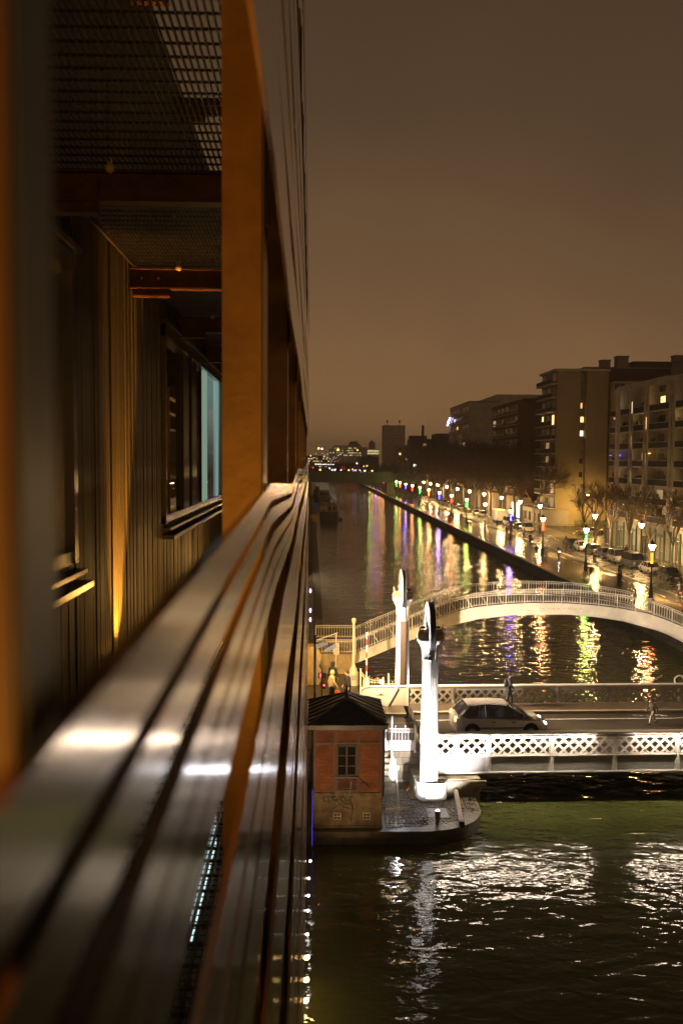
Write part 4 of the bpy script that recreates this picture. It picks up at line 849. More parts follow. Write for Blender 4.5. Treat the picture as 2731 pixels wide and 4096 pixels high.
for kind, lab, x, y, col in (
 ('hatch', 'black car parked nearest, beside the shuttered shop front', 42.1, 114.9, (.02, .02, .022)), ('saloon', 'silver car parked behind the nearest black car', 42.1, 121.3, (.33, .31, .30)), ('van', 'dark blue-grey van parked between two silver cars', 42.1, 128.2, (.05, .05, .06)),
 ('minivan', 'silver minivan with raised roof parked behind the dark van', 42.0, 134.6, (.36, .34, .31)), ('hatch', 'dark blue hatchback parked behind the silver minivan', 42.2, 140.6, (.025, .028, .05)), ('mpv', 'black estate car behind the dark blue hatchback', 42.1, 146.4, (.03, .03, .035)), ('hatch', 'white hatchback parked near the corner', 41.9, 152.2, (.62, .6, .56)), ('saloon', 'dark car parked last before the side street', 42.0, 158.0, (.03, .03, .03)),
 ('minivan', 'pale estate car parked first beyond the side street', 42.3, 193.0, (.50, .44, .34)), ('saloon', 'dark saloon car second beyond the side street', 42.1, 199.3, (.04, .04, .045)), ('hatch', 'black car parked in front of the white van', 42.1, 205.3, (.025, .025, .03)), ('van', 'white delivery van under the plane trees', 42.4, 212.0, (.65, .64, .6)),
 ('mpv', 'pale car parked behind the white box trailer', 42.3, 243.6, (.45, .42, .35)), ('saloon', 'pale saloon parked under the fifth back lamp', 42.1, 251.5, (.5, .47, .4)), ('saloon', 'dark car under the sixth back lamp', 42.2, 268, (.03, .03, .035)), ('hatch', 'silver car under the trees between the sixth and seventh back lamps', 42.1, 279, (.35, .33, .3)), ('mpv', 'dark people carrier in front of the seventh back lamp', 42.3, 288, (.04, .04, .05)), ('hatch', 'small pale car parked far up the street', 42.1, 302.4, (.4, .38, .33)), ('mpv', 'grey car parked far up the street under the trees', 41.9, 310.8, (.25, .24, .22)), ('hatch', 'farthest visible pale car in the row', 41.8, 318.6, (.4, .38, .33))):
    car(kind, lab, (x, y, carz), DN, col)
car('saloon', 'car parked across the side street under yellow light', (52, 185, 1.36), R(150), (.3, .2, .08), group=None); car('hatch', 'second car in the side street behind the bare trees', (56.5, 187, 1.36), R(150), (.3, .2, .1), group=None)
t = thing('box_trailer', 'white box trailer standing behind the delivery van', 'trailer', (42.3, 222.5, carz)); m = MB(); m.box(-1.1, -3.2, .6, 1.1, 3.2, 2.9); mk('box', m, M['white'], t)
for y in (-1.6, -.8, 1.4):
    for s in (-1, 1): m = MB(); m.lathe([(.38, -.12), (.38, .12)], 16, (s*.9, y, .38), 'X'); mk('wheel', m, TYRE, t)
m = MB(); m.box(-1.0, -3.0, .42, 1.0, 3.0, .6); mk('chassis', m, M['black'], t)
for k, (x, y) in enumerate(((42.6, 163.6), (43.2, 165.4))):
    t = thing('motorbike', ['motorbike parked closest to the dark corner car', 'second motorbike parked at the side street corner'][k], 'motorbike', (x, y, carz), R(200), 'parked motorbikes')
    for xx in (-.6, .65):
        m = MB(); m.lathe([(.2, -.06), (.32, -.06), (.32, .06), (.2, .06), (.2, -.06)], 18, (xx, 0, .32), 'Y', cap=False); mk('wheel', m, TYRE, t)
    m = MB(); m.tube([(-.6, 0, .35), (-.4, 0, .62), (.1, 0, .7), (.4, 0, .85), (.65, 0, .32)], [.05, .14, .16, .1, .04], 8); m.tube([(.38, .3, 1.05), (.42, 0, 1.0), (.38, -.3, 1.05)], .02, 6); mk('frame', m, M['darkmetal'], t, smooth=True)
    m = MB(); m.ball((-.3, 0, .8), .2, 8, (1.6, .6, .4)); mk('seat', m, TYRE, t); m = MB(); m.prismy([(.4, .95), (.55, .9), (.5, 1.3)], -.15, .15); mk('windscreen', m, M['glass'], t)
# quay furniture
t = thing('information_board', 'low board on posts at the edge of the cycle path', 'sign', (34.2, 109.2, 1.31), R(90)); m = MB(); m.box(-.35, -.03, .1, .35, .03, 1.2); mk('board', m, M['cream'], t); m = MB(); m.box(-.42, -.05, 0, -.35, .05, 1.3); m.box(.35, -.05, 0, .42, .05, 1.3); mk('frame', m, M['black'], t)
t = thing('litter_bin', 'small pale litter bin beside the walkers under the red lamp', 'bin', (33.9, 142.2, 1.31)); m = MB(); m.lathe([(.22, 0), (.26, .9)], 12); mk('body', m, M['grey'], t); m = MB(); m.lathe([(.27, .9), (.27, .96), (.2, .98)], 12); mk('rim', m, M['black'], t)
t = thing('cycle_barrier', 'low white tube barrier between the lamps at the crossing', 'barrier', (37.2, 176, 1.31)); m = MB(); m.tube([(0, 0, 0), (0, 0, .9), (0, 2.5, .9), (0, 2.5, 0)], .04, 8); m.tube([(0, 0, .5), (0, 2.5, .5)], .03, 6); mk('hoop', m, M['cream'], t)
t = thing('road_sign', 'round sign on a thin pole beside the blue lamp', 'sign', (34.6, 174, 1.31)); m = MB(); m.tube([(0, 0, 0), (0, 0, 2.6)], .03, 6); mk('pole', m, M['grey'], t); m = MB(); m.lathe([(.3, -.02), (.3, .02)], 16, (0, 0, 2.7), 'Y'); mk('disc', m, M['cream'], t)
# ------------------------------------------------------------ boats
HULL = mat('boat_hull', (.06, .052, .045), .45, var=.4); CAB = mat('boat_cabin', (.22, .16, .10), .5, var=.4)
def barge(lab, loc, L, W, hz, cab, canopy):
    t = thing('canal_boat', lab, 'boat', loc, R(90), 'boats moored on the left')
    m = MB(); secs = []
    for x, w, zt in ((-L/2, .90, hz+.1), (-L/2+.6, 1, hz), (0, 1, hz-.15), (L/2-3, 1, hz), (L/2-1, .7, hz+.25), (L/2, .12, hz+.5)):
        secs.append([(x, -W/2*w*.8, -.4), (x, -W/2*w, .4), (x, -W/2*w, zt), (x, W/2*w, zt), (x, W/2*w, .4), (x, W/2*w*.8, -.4)])
    loft(m, secs); mk('hull', m, HULL, t)
    m = MB(); m.box(-L/2+.3, -W/2*1.02, hz-.02, L/2-3, W/2*1.02, hz+.08); mk('gunwale', m, mat('gunwale_wood', (.45, .22, .08), .5), t)
    m = MB(); m.box(-L/2+1, -W/2*.8, hz, L/2-5, W/2*.8, cab); o = mk('cabin', m, CAB, t)
    m = MB()
    for k in range(int((L-8)/1.6)):
        for s in (-1, 1): m.box(-L/2+1.6+k*1.6, s*W*.4-.02, hz+.5, -L/2+2.6+k*1.6, s*W*.4+.02, cab-.3)
    for k in range(3): m.box(-L/2+.97, -W*.3+k*W*.22, hz+.5, -L/2+1.0, -W*.3+k*W*.22+W*.15, cab-.35)
    mk('windows', m, M['glass'], o)
    if canopy:
        m = MB(); x0, x1 = -L/2-.2, -L/2+5
        m.add([(x0, -W/2, cab+.5), (x1, -W/2, cab+.5), (x1, 0, canopy), (x0, 0, canopy), (x0, W/2, cab+.5), (x1, W/2, cab+.5), (x0, -W/2, cab+.45), (x1, -W/2, cab+.45), (x1, 0, canopy-.06), (x0, 0, canopy-.06), (x0, W/2, cab+.45), (x1, W/2, cab+.45)], [(0, 1, 2, 3), (3, 2, 5, 4), (7, 6, 9, 8), (8, 9, 10, 11), (0, 3, 9, 6), (3, 4, 10, 9)])
        mk('awning', m, mat('awning_canvas', (.34, .24, .16), .8), t); m = MB()
        for y in (-W/2+.05, W/2-.05, -W*.16, W*.16):
            for x in (x0+.1, x1-.1): m.tube([(x, y, hz), (x, y, cab+.5)], .05, 6)
        mk('awning_poles', m, M['cream'], t)
        m = MB(); m.box(x0+.1, W*.12, cab-1.2, x0+.2, W/2-.1, cab-.2); mk('side_canvas', m, mat('orange_canvas', (.55, .25, .07), .7), t)
    return t
barge('barge with pitched canvas awning moored on the left of the canal', (4.5, 257, 0), 24, 4.4, 2.2, 3.9, 5.9)
barge('flat topped barge moored behind the awning barge', (4.6, 372, 0), 26, 4.8, 1.8, 3.6, None)
barge('farther barge with an orange lit wheelhouse by the left bank', (2.0, 392-4, 0), 14, 3.0, 2.0, 5.0, 6.0)
t = thing('small_boat', 'low dinghy with dim stern light tied beside the awning barge', 'boat', (7.3, 249, 0), R(90)); m = MB(); loft(m, [[(-1.5, -.5, 0), (-1.5, -.6, .5), (-1.5, .6, .5), (-1.5, .5, 0)], [(.8, -.5, 0), (.8, -.6, .5), (.8, .6, .5), (.8, .5, 0)], [(1.8, -.05, .2), (1.8, -.08, .6), (1.8, .08, .6), (1.8, .05, .2)]]); mk('hull', m, HULL, t); m = MB(); m.box(-.3, -.5, .45, .0, .5, .5); mk('thwart', m, CAB, t)
for x, y, c, l, d in ((.75, 236, (.7, .35, .02), 'crate', 'yellow'), (1.9, 300, (.05, .14, .5), 'crate', 'blue')):
    t = thing('storage_box', d+' storage box on the pontoon beside the moored barges', 'box', (x, y, .5)); m = MB(); m.box(-.9, -.5, 0, .9, .5, 1.5); mk('box', m, mat('box_'+d, c, .5, emit=None), t); m = MB(); m.box(-.95, -.55, 1.5, .95, .55, 1.6); mk('lid', m, mat('lid_'+d, tuple(v*.8 for v in c), .5), t)
q = MB(); q.box(.25, 90, -.6, 1.1, 400, .5); o = mk('pontoon', q, mat('pontoon_deck', (.25, .19, .11), .6, var=.4)); tag(o, 'long narrow mooring pontoon along the left bank', 'pontoon')
# ------------------------------------------------------------ green railway bridge
GRN = mat('green_iron', (.13, .17, .12), .6, var=.4, sc=.6)
rb_ = thing('railway_bridge', 'green riveted railway girder bridge across the far end of the canal', 'bridge', (0, 405, 0))
m = MB(); m.box(-60, 0, 6.1, 33, .3, 10.2); mk('main_girder', m, GRN, rb_)
m = MB(); m.box(-60, -.35, 10.05, 33, .5, 10.3); m.box(-60, -.3, 6.0, 33, .5, 6.15)
for k in range(32): m.box(-60+k*2.95, -.18, 6.1, -59.85+k*2.95, 0, 10.1)
m.box(-60, -.12, 7.4, 33, 0, 7.5); mk('stiffeners', m, GRN, rb_)
m = MB(); m.box(33, 0, 6.0, 70, .4, 7.5); m.box(-60, 8, 6, 70, 8.3, 9.5); mk('approach_span', m, GRN, rb_)
m = MB(); c = -60
while c < 23: m.bar((c, 9, 10.2), (c+2.4, 9, 12.9), .2, .25, up=(0, 1, 0)); m.bar((c+2.4, 9, 10.2), (c, 9, 12.9), .2, .25, up=(0, 1, 0)); c += 1.2
m.box(-60, 8.8, 12.8, 23, 9.3, 13.1); mk('lattice_girder', m, M['darkmetal'], rb_)
m = MB(); m.box(30.8, -.5, 1.3, 33.6, 8, 6); m.box(44, -.5, 1.3, 46, 8, 6); mk('pier', m, M['stone'], rb_)
m = MB(); rg = random.Random(8)
for k in range(9):
    x = 22.5+k*.95
    for j in range(3): m.bar((x+rg.uniform(0, .3), -.02, 6.9+rg.uniform(0, .3)), (x+rg.uniform(.3, .8), -.02, 7.2+rg.uniform(-.1, .6)), .02, .14, up=(0, 1, 0))
mk('graffiti', m, mat('pale_paint', (.35, .4, .33), .6), rb_, label='pale sprayed lettering low on the girder')

# downlighting from the lantern heads (fittings modelled above)
for y in LAMPY[:9]: spot((34.15, y, 6.15), (39.0, y, 1.3), 9000, 150, (1, .66, .30), .9, .12)
for x, y, d in BL[:7]: spot((x, y, 6.3), (x+2.0, y, 1.3), 5500, 165, (1, .62, .26), .9, .12)
for y in (25.94, 27.15): spot((.35, y, 1.1), (1.6, 38.3, 3.0), 1500, 30, (1, .58, .26), .8, .1)  # added beams beside the amber lamps, brightening the pavilion front
t = thing('street_lamp', 'assumed sodium street lamp, added unseen in the side street to light the gable', 'street lamp', (58.0, 203.5, 1.36)); m = MB(); m.tube([(0, 0, 0), (0, 0, 6.5), (-.8, 0, 6.9)], .07, 8); mk('pole', m, M['black'], t); m = MB(); m.ball((-1, 0, 6.85), .2, 8, (1.5, 1, .5)); mk('lantern', m, LAMPH, t)  # assumed lamp, added out of view for the yellow light on the gable
spot((57, 203.5, 6), (56.5, 211, 3.5), 5200, 150, (1, .58, .14), .9, .15)  # beam added with the assumed lamp, lighting the gable yellow
spot((57, 197.5, 7.6), (57, 190, 1), 2500, 150, (1, .58, .14), .9, .15)  # second added beam over the side street, without fitting
# ------------------------------------------------------------ buildings
CON = mat('pale_concrete', (.62, .56, .48), .8, var=.25, sc=.5); CON2 = mat('beige_render', (.36, .29, .17), .85, var=.18, sc=.25); CON3 = mat('grey_concrete', (.28, .25, .22), .8, var=.25, sc=.4)
BRN = mat('brown_brick', (.19, .085, .045), .85, var=.25, sc=.6); DKB = mat('dark_render', (.12, .09, .07), .85, var=.3, sc=.4); PAR = mat('dark_parapet', (.022, .023, .026), .75, var=.3, sc=.5)
LITW = emi('lit_window', (1.0, .62, .22), 2.6); LITD = emi('dim_window', (1.0, .62, .28), .55); LITC = emi('cool_window', (.95, .95, .85), 3.0); WG = mat('window_glass', (.03, .03, .032), .12, var=0, spec=.6)
FRM = mat('window_frame_paint', (.45, .42, .36), .6, var=.15)
CURT = [mat('curtain_cloth', (.30, .26, .20), .8, var=.2, sc=2), mat('roller_blind', (.42, .38, .31), .7, var=.1), WG, WG, WG]
LITV = [emi('lit_window_soft', (1.0, .55, .20), 1.3), emi('lit_window_white', (1.0, .80, .50), 2.2)]
rw_ = random.Random(77)
def win(t, plane, c, a, b, z0, z1, lit=None, n=2, sill=False):
    """plane 'W': facade facing -x at x=c, spanning y a..b; plane 'S': facing -y at y=c, spanning x a..b"""
    f, p = MB(), MB(); e = .07; two = 0
    def bx(m, u0, u1, w0, w1, d0, d1):
        if plane == 'W': m.box(c-d1, u0, w0, c-d0, u1, w1)
        else: m.box(u0, c-d1, w0, u1, c-d0, w1)
    bx(f, a, b, z0, z0+e, .0, .06); bx(f, a, b, z1-e, z1, .0, .06)
    for k in range(n+1):
        u = a+(b-a)*k/n; bx(f, max(a, u-e/2), min(b, u+e/2), z0, z1, .0, .055)
    bx(p, a+.02, b-.02, z0+.02, z1-.02, .005, .02)
    if lit is LITW: lit = rw_.choice([LITW, LITW]+LITV)
    if lit is LITW or lit in LITV:
        q_ = MB(); s_ = rw_.uniform(.15, .4); u_ = a+(b-a)*(0 if rw_.random() < .5 else 1-s_); bx(q_, u_+.02, u_+(b-a)*s_-.02, z0+.03, z1-.03, .021, .03)
    o = mk('window', f, FRM, t); mk('pane', p, lit or rw_.choice(CURT), o)
    if lit is LITW or lit in LITV: mk('curtain', q_, CURT[0], o)
    return o
rb = random.Random(21)
GF_ = mat('balcony_plants', (.06, .09, .03), .8)
# A: near balcony block
A = thing('apartment_block', 'long pale apartment block with dark balcony parapets and green shop fronts, nearest on the quay', 'building', (0, 0, 0), 0, 'buildings along the quay')
m = MB(); m.box(50.2, 104, 6.2, 66, 163.2, 26.3); mk('wall', m, CON, A)
m = MB(); m.box(49.9, 103.5, 26.3, 66.5, 163.6, 27.0); m.box(50.0, 140, 27.0, 60, 163, 27.25)
rf = mk('roof', m, CON, A)
for y, h in ((118, 1.6), (131, 2.2), (146, 1.4)): m = MB(); m.box(54, y, 27, 58, y+3.5, 27+h+1.5); m.box(53.8, y-.2, 27+h+1.5, 58.2, y+3.7, 27+h+1.7); mk('chimney', m, CON3, rf)
bays = [(104.5, 111.5), (114, 122.2), (125.3, 133.6), (136.0, 144.1), (146.4, 151.2), (153.1, 157.7), (160.0, 163.1)]
fz = [6.2+2.68*k for k in range(8)]
litset = {(3, 6): LITW, (6, 1): LITW, (5, 2): LITD, (6, 4): LITW, (5, 4): LITD, (6, 3): LITD, (4, 5): LITW, (2, 5): LITW, (2, 6): LITD, (5, 6): LITW, (3, 1): LITD, (2, 3): LITD, (1, 4): LITD, (6, 6): LITW, (1, 5): LITW, (6, 5): LITD, (4, 3): LITD, (4, 1): LITD, (2, 4): LITW, (1, 2): LITD, (2, 2): LITD}
for fi, z in enumerate(fz):
    top = z > 24.5
    for bi, (a, b) in enumerate(bays):
        if not top:
            m = MB(); m.box(49.0, a, z+.0, 50.2, b, z+.16); m.box(48.97, a, z+.98, 49.06, b, z+1.08); mk('balcony_slab', m, CON, A)
            m = MB(); m.box(49.0, a+.05, z+.16, 49.05, b-.05, z+.98); mk('balcony_parapet', m, PAR, A)
            m = MB()
            for _ in range(rw_.choice((0, 2, 3, 5))):
                cy_ = rw_.uniform(a+.4, b-.4); hh = rw_.uniform(.9, 1.7)
                if rw_.random() < .5: m.cb(49.5, cy_, z+.16+hh/2, .35, rw_.uniform(.3, .9), hh)
                else:
                    for _k in range(14): m.bar((49.4, cy_, z+.9), (49.4+rw_.uniform(-.25, .3), cy_+rw_.uniform(-.4, .4), z+.9+rw_.uniform(0, .7)), .06, .03)
            if m.v: mk('balcony_clutter', m, rw_.choice(CURT[:2]+[BRN, DKB, GF_]), A)
        n = 2 if b-a > 6 else 1
        for k in range(n):
            u0 = a+(b-a)*(k+.18)/n; u1 = a+(b-a)*(k+.82)/n
            lt = litset.get((bi, fi)) if k == n-1 else None
            if top: win(A, 'W', 50.2, u0, u1, z+.1, z+1.1, None, 3)
            else: win(A, 'W', 50.2, u0, u1, z+.3, z+2.25, lt, 3)
m = MB()
for (a, b), (c, d) in zip(bays, bays[1:]):
    m.box(49.35, b+.15, 6.2, 50.2, c-.15, 26.3); m.box(48.95, b-.02, 5.9, 49.3, b+.12, 26.2); m.box(48.95, c-.12, 5.9, 49.3, c+.02, 26.2)
mk('pilasters', m, CON, A)
m = MB(); m.box(48.9, 104, 5.7, 66, 163.2, 6.2); mk('podium_slab', m, CON3, A)
m = MB(); m.box(49.0, 104, 1.42, 65, 163, 5.7); mk('ground_floor', m, mat('shop_wall', (.24, .22, .17), .8, var=.3), A)
GF = mat('green_shop_front', (.035, .085, .055), .5, var=.2)
for k, y in enumerate(range(106, 162, 6)):
    m = MB(); m.box(48.82, y, 1.42, 49.0, y+.35, 5.6); m.box(48.82, y+3.6, 1.42, 49.0, y+3.95, 5.6); m.box(48.85, y, 4.6, 49.0, y+3.95, 5.0); m.box(48.84, y+1.6, 1.42, 49.0, y+1.75, 4.6); mk('shop_front', m, GF, A)
    win(A, 'W', 49.0, y+.4, y+1.6, 1.7+(k % 2)*.8, 4.5, LITD if k in (2, 7) else None, 2); win(A, 'W', 49.0, y+1.8, y+3.55, 1.5, 4.3, None, 2)
# coloured lamps glowing on the balconies
for k, (y, z, c) in enumerate(((162.6, 16.1, 'blue'), (157.6, 16.1, 'blue'), (154.8, 8.4, 'green'), (150.3, 8.4, 'orange'), (134.5, 8.2, 'blue'), (161.2, 8.5, 'red'), (143.8, 16.3, 'orange'))):
    m = MB(); m.tube([(48.93, y, z+.0), (48.93, y-1.0, z+.02)], .045, 6)
    o = mk('fairy_lights', m, emi('fairy_'+c, {'blue': (.08, .08, 1), 'green': (.05, 1, .25), 'orange': (1, .5, .12), 'red': (1, .04, .04)}[c], 5)); tag(o, '%s fairy lights strung on a balcony of the near block, %s' % (c, ['leftmost', 'second balcony', 'above the bare trees', 'beside the green ones', 'lowest on the right', 'lowest left', 'middle balcony'][k]), 'fairy lights', 'balcony lights')
# B: tall gable block
B_ = thing('apartment_block', 'tall beige slab block with blank gable lit yellow from the side street', 'building', (0, 0, 0), 0, 'buildings along the quay')
m = MB(); m.box(52, 211, 1.3, 57.0, 225.3, 34.2); m.box(57.0, 212.6, 1.3, 58.3, 225, 34.2); m.box(58.3, 211, 1.3, 62.9, 225, 34.4); mk('wall', m, CON2, B_)
m = MB(); m.box(51.5, 210.8, 34.25, 63.3, 226, 34.6); m.box(51.4, 210.7, 34.6, 63.4, 226.1, 34.68); mk('roof', m, CON, B_)
for k in range(10):
    z = 4.9+2.95*k
    m = MB(); m.box(50.7, 211.2, z, 52, 225.6, z+.2); m.box(50.68, 211.2, z+1.06, 50.78, 225.6, z+1.12); mk('balcony_slab', m, CON, B_); m = MB(); m.box(50.72, 211.3, z+.2, 50.77, 225.5, z+1.05); mk('balcony_parapet', m, PAR, B_)
    for a, b, q in ((212.2, 215.2, 0), (217.2, 220.2, 1), (222, 224.6, 2)): win(B_, 'W', 52, a, b, z+.3, z+2.5, (LITW if (k, q) in ((6, 0), (6, 2), (1, 0)) else LITD if (k, q) in ((3, 1), (4, 1), (0, 0)) else None), 3)
    win(B_, 'S', 212.6, 57.15, 58.15, z+.8, z+2.1, LITW if k in (5, 6, 7) else (LITD if k == 1 else None), 1)
B2 = thing('apartment_block', 'cream stepped flats with lit windows squeezed between gable and balcony block', 'building', (0, 0, 0), 0, 'buildings along the quay')
m = MB(); m.box(63.4, 209, 1.3, 74, 224, 32); mk('wall', m, mat('cream_render', (.45, .36, .2), .8, var=.15), B2)
for k in range(9):
    z = 4.0+3.1*k; x = 63.0+(k % 2)*.6; m = MB(); m.box(x, 207.6, z, x+3.4, 209, z+1.25); mk('balcony', m, mat('cream_render', (.45, .36, .2), .8, var=.15) if k == 0 else bpy.data.materials['cream_render'], B2)
    win(B2, 'S', 209, x+.5, x+2.7, z+1.3, z+2.8, LITW if k in (3, 5, 7, 1) else (LITD if k == 6 else None), 2)
T = thing('apartment_block', 'big roof blocks with chimneys rising behind the gable', 'building', (0, 0, 0), 0, 'buildings along the quay')
m = MB(); m.box(63, 230, 1.3, 110, 260, 36.6); m.box(74.5, 231, 36.6, 84, 240, 38.4); mk('wall', m, DKB, T); m = MB(); m.box(62.8, 229.8, 36.6, 100, 236, 36.9); rf = mk('roof', m, CON3, T)
for x0, x1, z in ((67, 69, 38.4), (70.6, 73.2, 39.3), (84, 90, 39.6)): m = MB(); m.box(x0, 230.5, 36.9, x1, 233, z); m.box(x0-.15, 230.3, z, x1+.15, 233.2, z+.25); mk('chimney', m, CON3, rf)
# low annexes along the pavement
t = thing('low_annex', 'low pale annex wall under the plane trees below the gable', 'wall', (0, 0, 0)); m = MB(); m.box(49.2, 209.5, 1.42, 54.6, 232, 4.6); m.box(49.0, 209.3, 4.6, 54.8, 232, 4.8); mk('masonry', m, CON3, t)
for k in range(4): win(t, 'W', 49.2, 212+k*4.6, 214.5+k*4.6, 1.8, 3.9, None, 2)
t = thing('shop_row', 'long row of low lit shop fronts behind the plane trees', 'building', (0, 0, 0), 0, 'buildings along the quay'); m = MB(); m.box(49.4, 233, 1.42, 51.9, 396, 6.6); mk('wall', m, CON2, t)
for k in range(26):
    win(t, 'W', 49.4, 234.2+k*6.2, 238+k*6.2, 1.6, 5.2, {0: LITC, 1: LITW, 3: LITD, 6: LITW, 9: LITD, 10: LITW, 14: LITW, 17: LITD, 20: LITW, 22: LITW}.get(k), 3)
# C brown, D pale
C = thing('apartment_block', 'brown brick apartment block with banded windows and plain brown gable', 'building', (0, 0, 0), 0, 'buildings along the quay')
m = MB(); m.box(52, 250, 1.3, 63, 287, 30.0); mk('wall', m, BRN, C); m = MB(); m.box(51.8, 249.8, 30.0, 63.2, 287.2, 30.4); rf = mk('roof', m, DKB, C); m = MB(); m.box(56, 262, 30.4, 60, 270, 31.6); mk('chimney', m, DKB, rf)
for k in range(9):
    z = 4+2.9*k; m = MB(); m.box(51.3, 250.6, z, 52, 286.5, z+.18); m.box(51.25, 251, z+.6, 51.32, 262, z+1.05); m.box(51.25, 266, z+.6, 51.32, 286, z+1.05); mk('balcony_band', m, CON, C)
    for j in range(6): win(C, 'W', 52, 251.5+j*5.9, 255.5+j*5.9, z+.5, z+2.2, LITD if (k*5+j*3) % 23 == 4 else None, 3)
D = thing('apartment_block', 'pale concrete apartment block with strip windows and a blue-white sign high on its corner', 'building', (0, 0, 0), 0, 'buildings along the quay')
m = MB(); m.box(52, 328.5, 1.3, 80, 375, 34.5); m.box(62, 334, 34.5, 80, 370, 37.4); m.box(57, 338, 34.5, 58.5, 341, 35.6); mk('wall', m, CON, D); m = MB(); m.box(51.8, 328.3, 34.5, 62, 375.2, 34.8); mk('roof', m, CON3, D)
for k in range(10):
    z = 4.3+2.95*k
    m = MB(); m.box(51.2, 330, z, 52, 373, z+.95); mk('balcony_band', m, CON, D)
    for j in range(6): win(D, 'W', 52, 330.5+j*7.2, 335.5+j*7.2, z+1.0, z+2.3, (LITW if (k, j) in ((7, 3), (5, 1), (5, 2), (3, 4)) else LITD if (k*7+j*5) % 19 == 3 else None), 3)
SG = emi('sign_glow', (.55, .5, 1), 12); m = MB()
for k, (y, z) in enumerate(((374, 28.5), (372.5, 29.4), (371, 29.2), (369.5, 30.1), (368, 30.6))): m.ball((50.9, y, z), .55, 6, (.4, 1.2, .8))
o = mk('roof_sign', m, SG); tag(o, 'small blue-white glowing sign near the top corner of the pale block', 'sign')
def simple(name, lab, x0, x1, y0, y1, z1, mt, rows, cols, lit=(), extra=(), cat='building', group='distant buildings', size=(1.4, 1.5), face='S'):
    t = thing(name, lab, cat, (0, 0, 0), 0, group); m = MB(); m.box(x0, y0, 1.3, x1, y1, z1)
    for e in extra: m.box(*e)
    mk('wall', m, mt, t)
    for r in range(rows):
        for c in range(cols):
            z = z1-2.6-r*3.0; x = x0+(x1-x0)*(c+.5)/cols
            if z > 3: win(t, 'S', y0, x-size[0]/2, x+size[0]/2, z-size[1]/2, z+size[1]/2, lit[(r*cols+c) % len(lit)] if lit else None, 2)
    return t
N = None
simple('apartment_block', 'dark block with flat roof between the pale block and the tree mass', 56.5, 74, 450, 470, 27.4, DKB, 4, 4, (N, N, N, LITD, N))
simple('apartment_block', 'dark stepped building with a tall thin chimney far up the street', 43.2, 60, 436, 450, 24.5, DKB, 6, 4, (N, LITD, N, N, N, N, LITW, N, N, N, N, N, LITC), extra=((43.5, 437, 24.5, 50.5, 448, 26), (48.4, 438, 26, 49.4, 439, 30.6), (54, 437, 24.5, 60, 448, 25.6)))
m_ = simple('tower_block', 'tall windowless grey tower block with two masts on its roof', 46.9, 61, 650, 666, 38, CON, 0, 1)
m = MB()
for x in (49.6, 57.6): m.tube([(x, 655, 38), (x, 655, 41.6)], .25, 6); m.cb(x, 655, 40.6, 1.1, .4, 1.2)
mk('rooftop_mast', m, M['darkmetal'], m_)
m = MB(); m.box(46.85, 649.8, 29.4, 61.1, 650, 29.7); mk('ledge', m, CON3, m_)
simple('apartment_block', 'orange lit lower flats standing against the tall grey tower', 53.7, 62, 630, 648, 24.8, CON2, 5, 2, (N, N, LITW, N, N, LITW, N, N))
# flour mill complex on the horizon
mill = thing('flour_mill', 'long lit mill complex with lantern roofed towers on the horizon', 'building', (0, 0, 0), 0, 'distant buildings')
m = MB(); m.box(27, 1500, 1, 55, 1530, 34.5); m.box(34, 1500, 34.5, 54.5, 1530, 37.3); m.box(55, 1495, 1, 75, 1530, 36.8); m.box(75, 1500, 1, 84, 1530, 34.8); m.box(83, 1495, 1, 101.6, 1530, 32.5); mk('wall', m, CON, mill)
m = MB(); m.prismy([(55.5, 37), (75, 37), (70, 40), (69, 43), (66, 43.2), (58.5, 43.2), (57.3, 40)], 1494.8, 1530); m.box(68, 1500, 43, 69, 1510, 45); mk('roof', m, DKB, mill)
m = MB(); m.box(86.5, 1496, 32.5, 95.5, 1510, 40.5); m.prismy([(85.8, 40.5), (96.2, 40.5), (92.5, 44), (90.5, 45.6), (88.8, 44)], 1495, 1512); mk('lantern_tower', m, CON3, mill)
LF = emi('far_windows', (1.0, .78, .36), 1.6)
m = MB(); rq = random.Random(5)
for r, z in enumerate((22, 25.5, 29, 32.5)):
    for c in range(26):
        x = 28+c*1.8
        if rq.random() < (.55 if r < 2 else .22): m.box(x, 1494.6, z, x+1.0, 1494.9, z+1.3)
for r, z in enumerate((24.5, 28.2)):
    for c in range(10): m.box(84+c*1.75, 1494.5, z, 85.1+c*1.75, 1494.9, z+2.3)
mk('lit_windows', m, LF, mill)
for lab, x0, x1, y, z1, c in (('low far warehouse with rows of small lit windows left of the mill', -20, 22, 1150, 19, LF), ('low dark shed under the mill with red lit wall', 14, 44, 760, 12, None), ('dark hall beside the tower block', 34, 47, 700, 17, None)):
    t = thing('warehouse', lab, 'building', (0, 0, 0), 0, 'distant buildings'); m = MB(); m.box(x0, y, 1, x1, y+30, z1); m.prismy([(x0, z1), (x1, z1), ((x0+x1)/2, z1+1.5)], y, y+30); mk('wall', m, DKB, t)
    if c:
        m = MB()
        for r in range(4):
            for k in range(22):
                if rq.random() < .6: m.box(x0+1+k*1.9, y-.4, 7+r*3, x0+2.2+k*1.9, y-.1, 8.3+r*3)
        mk('lit_windows', m, c, t)
    elif 'red' in lab:
        m = MB(); m.box(22, y-.5, 7.6, 26, y-.2, 10.6); m.box(29, y-.5, 7, 38, y-.2, 11); mk('red_wall_glow', m, emi('red_glow', (1, .02, .03), .55), t)  # red light on the wall put in as glowing panels
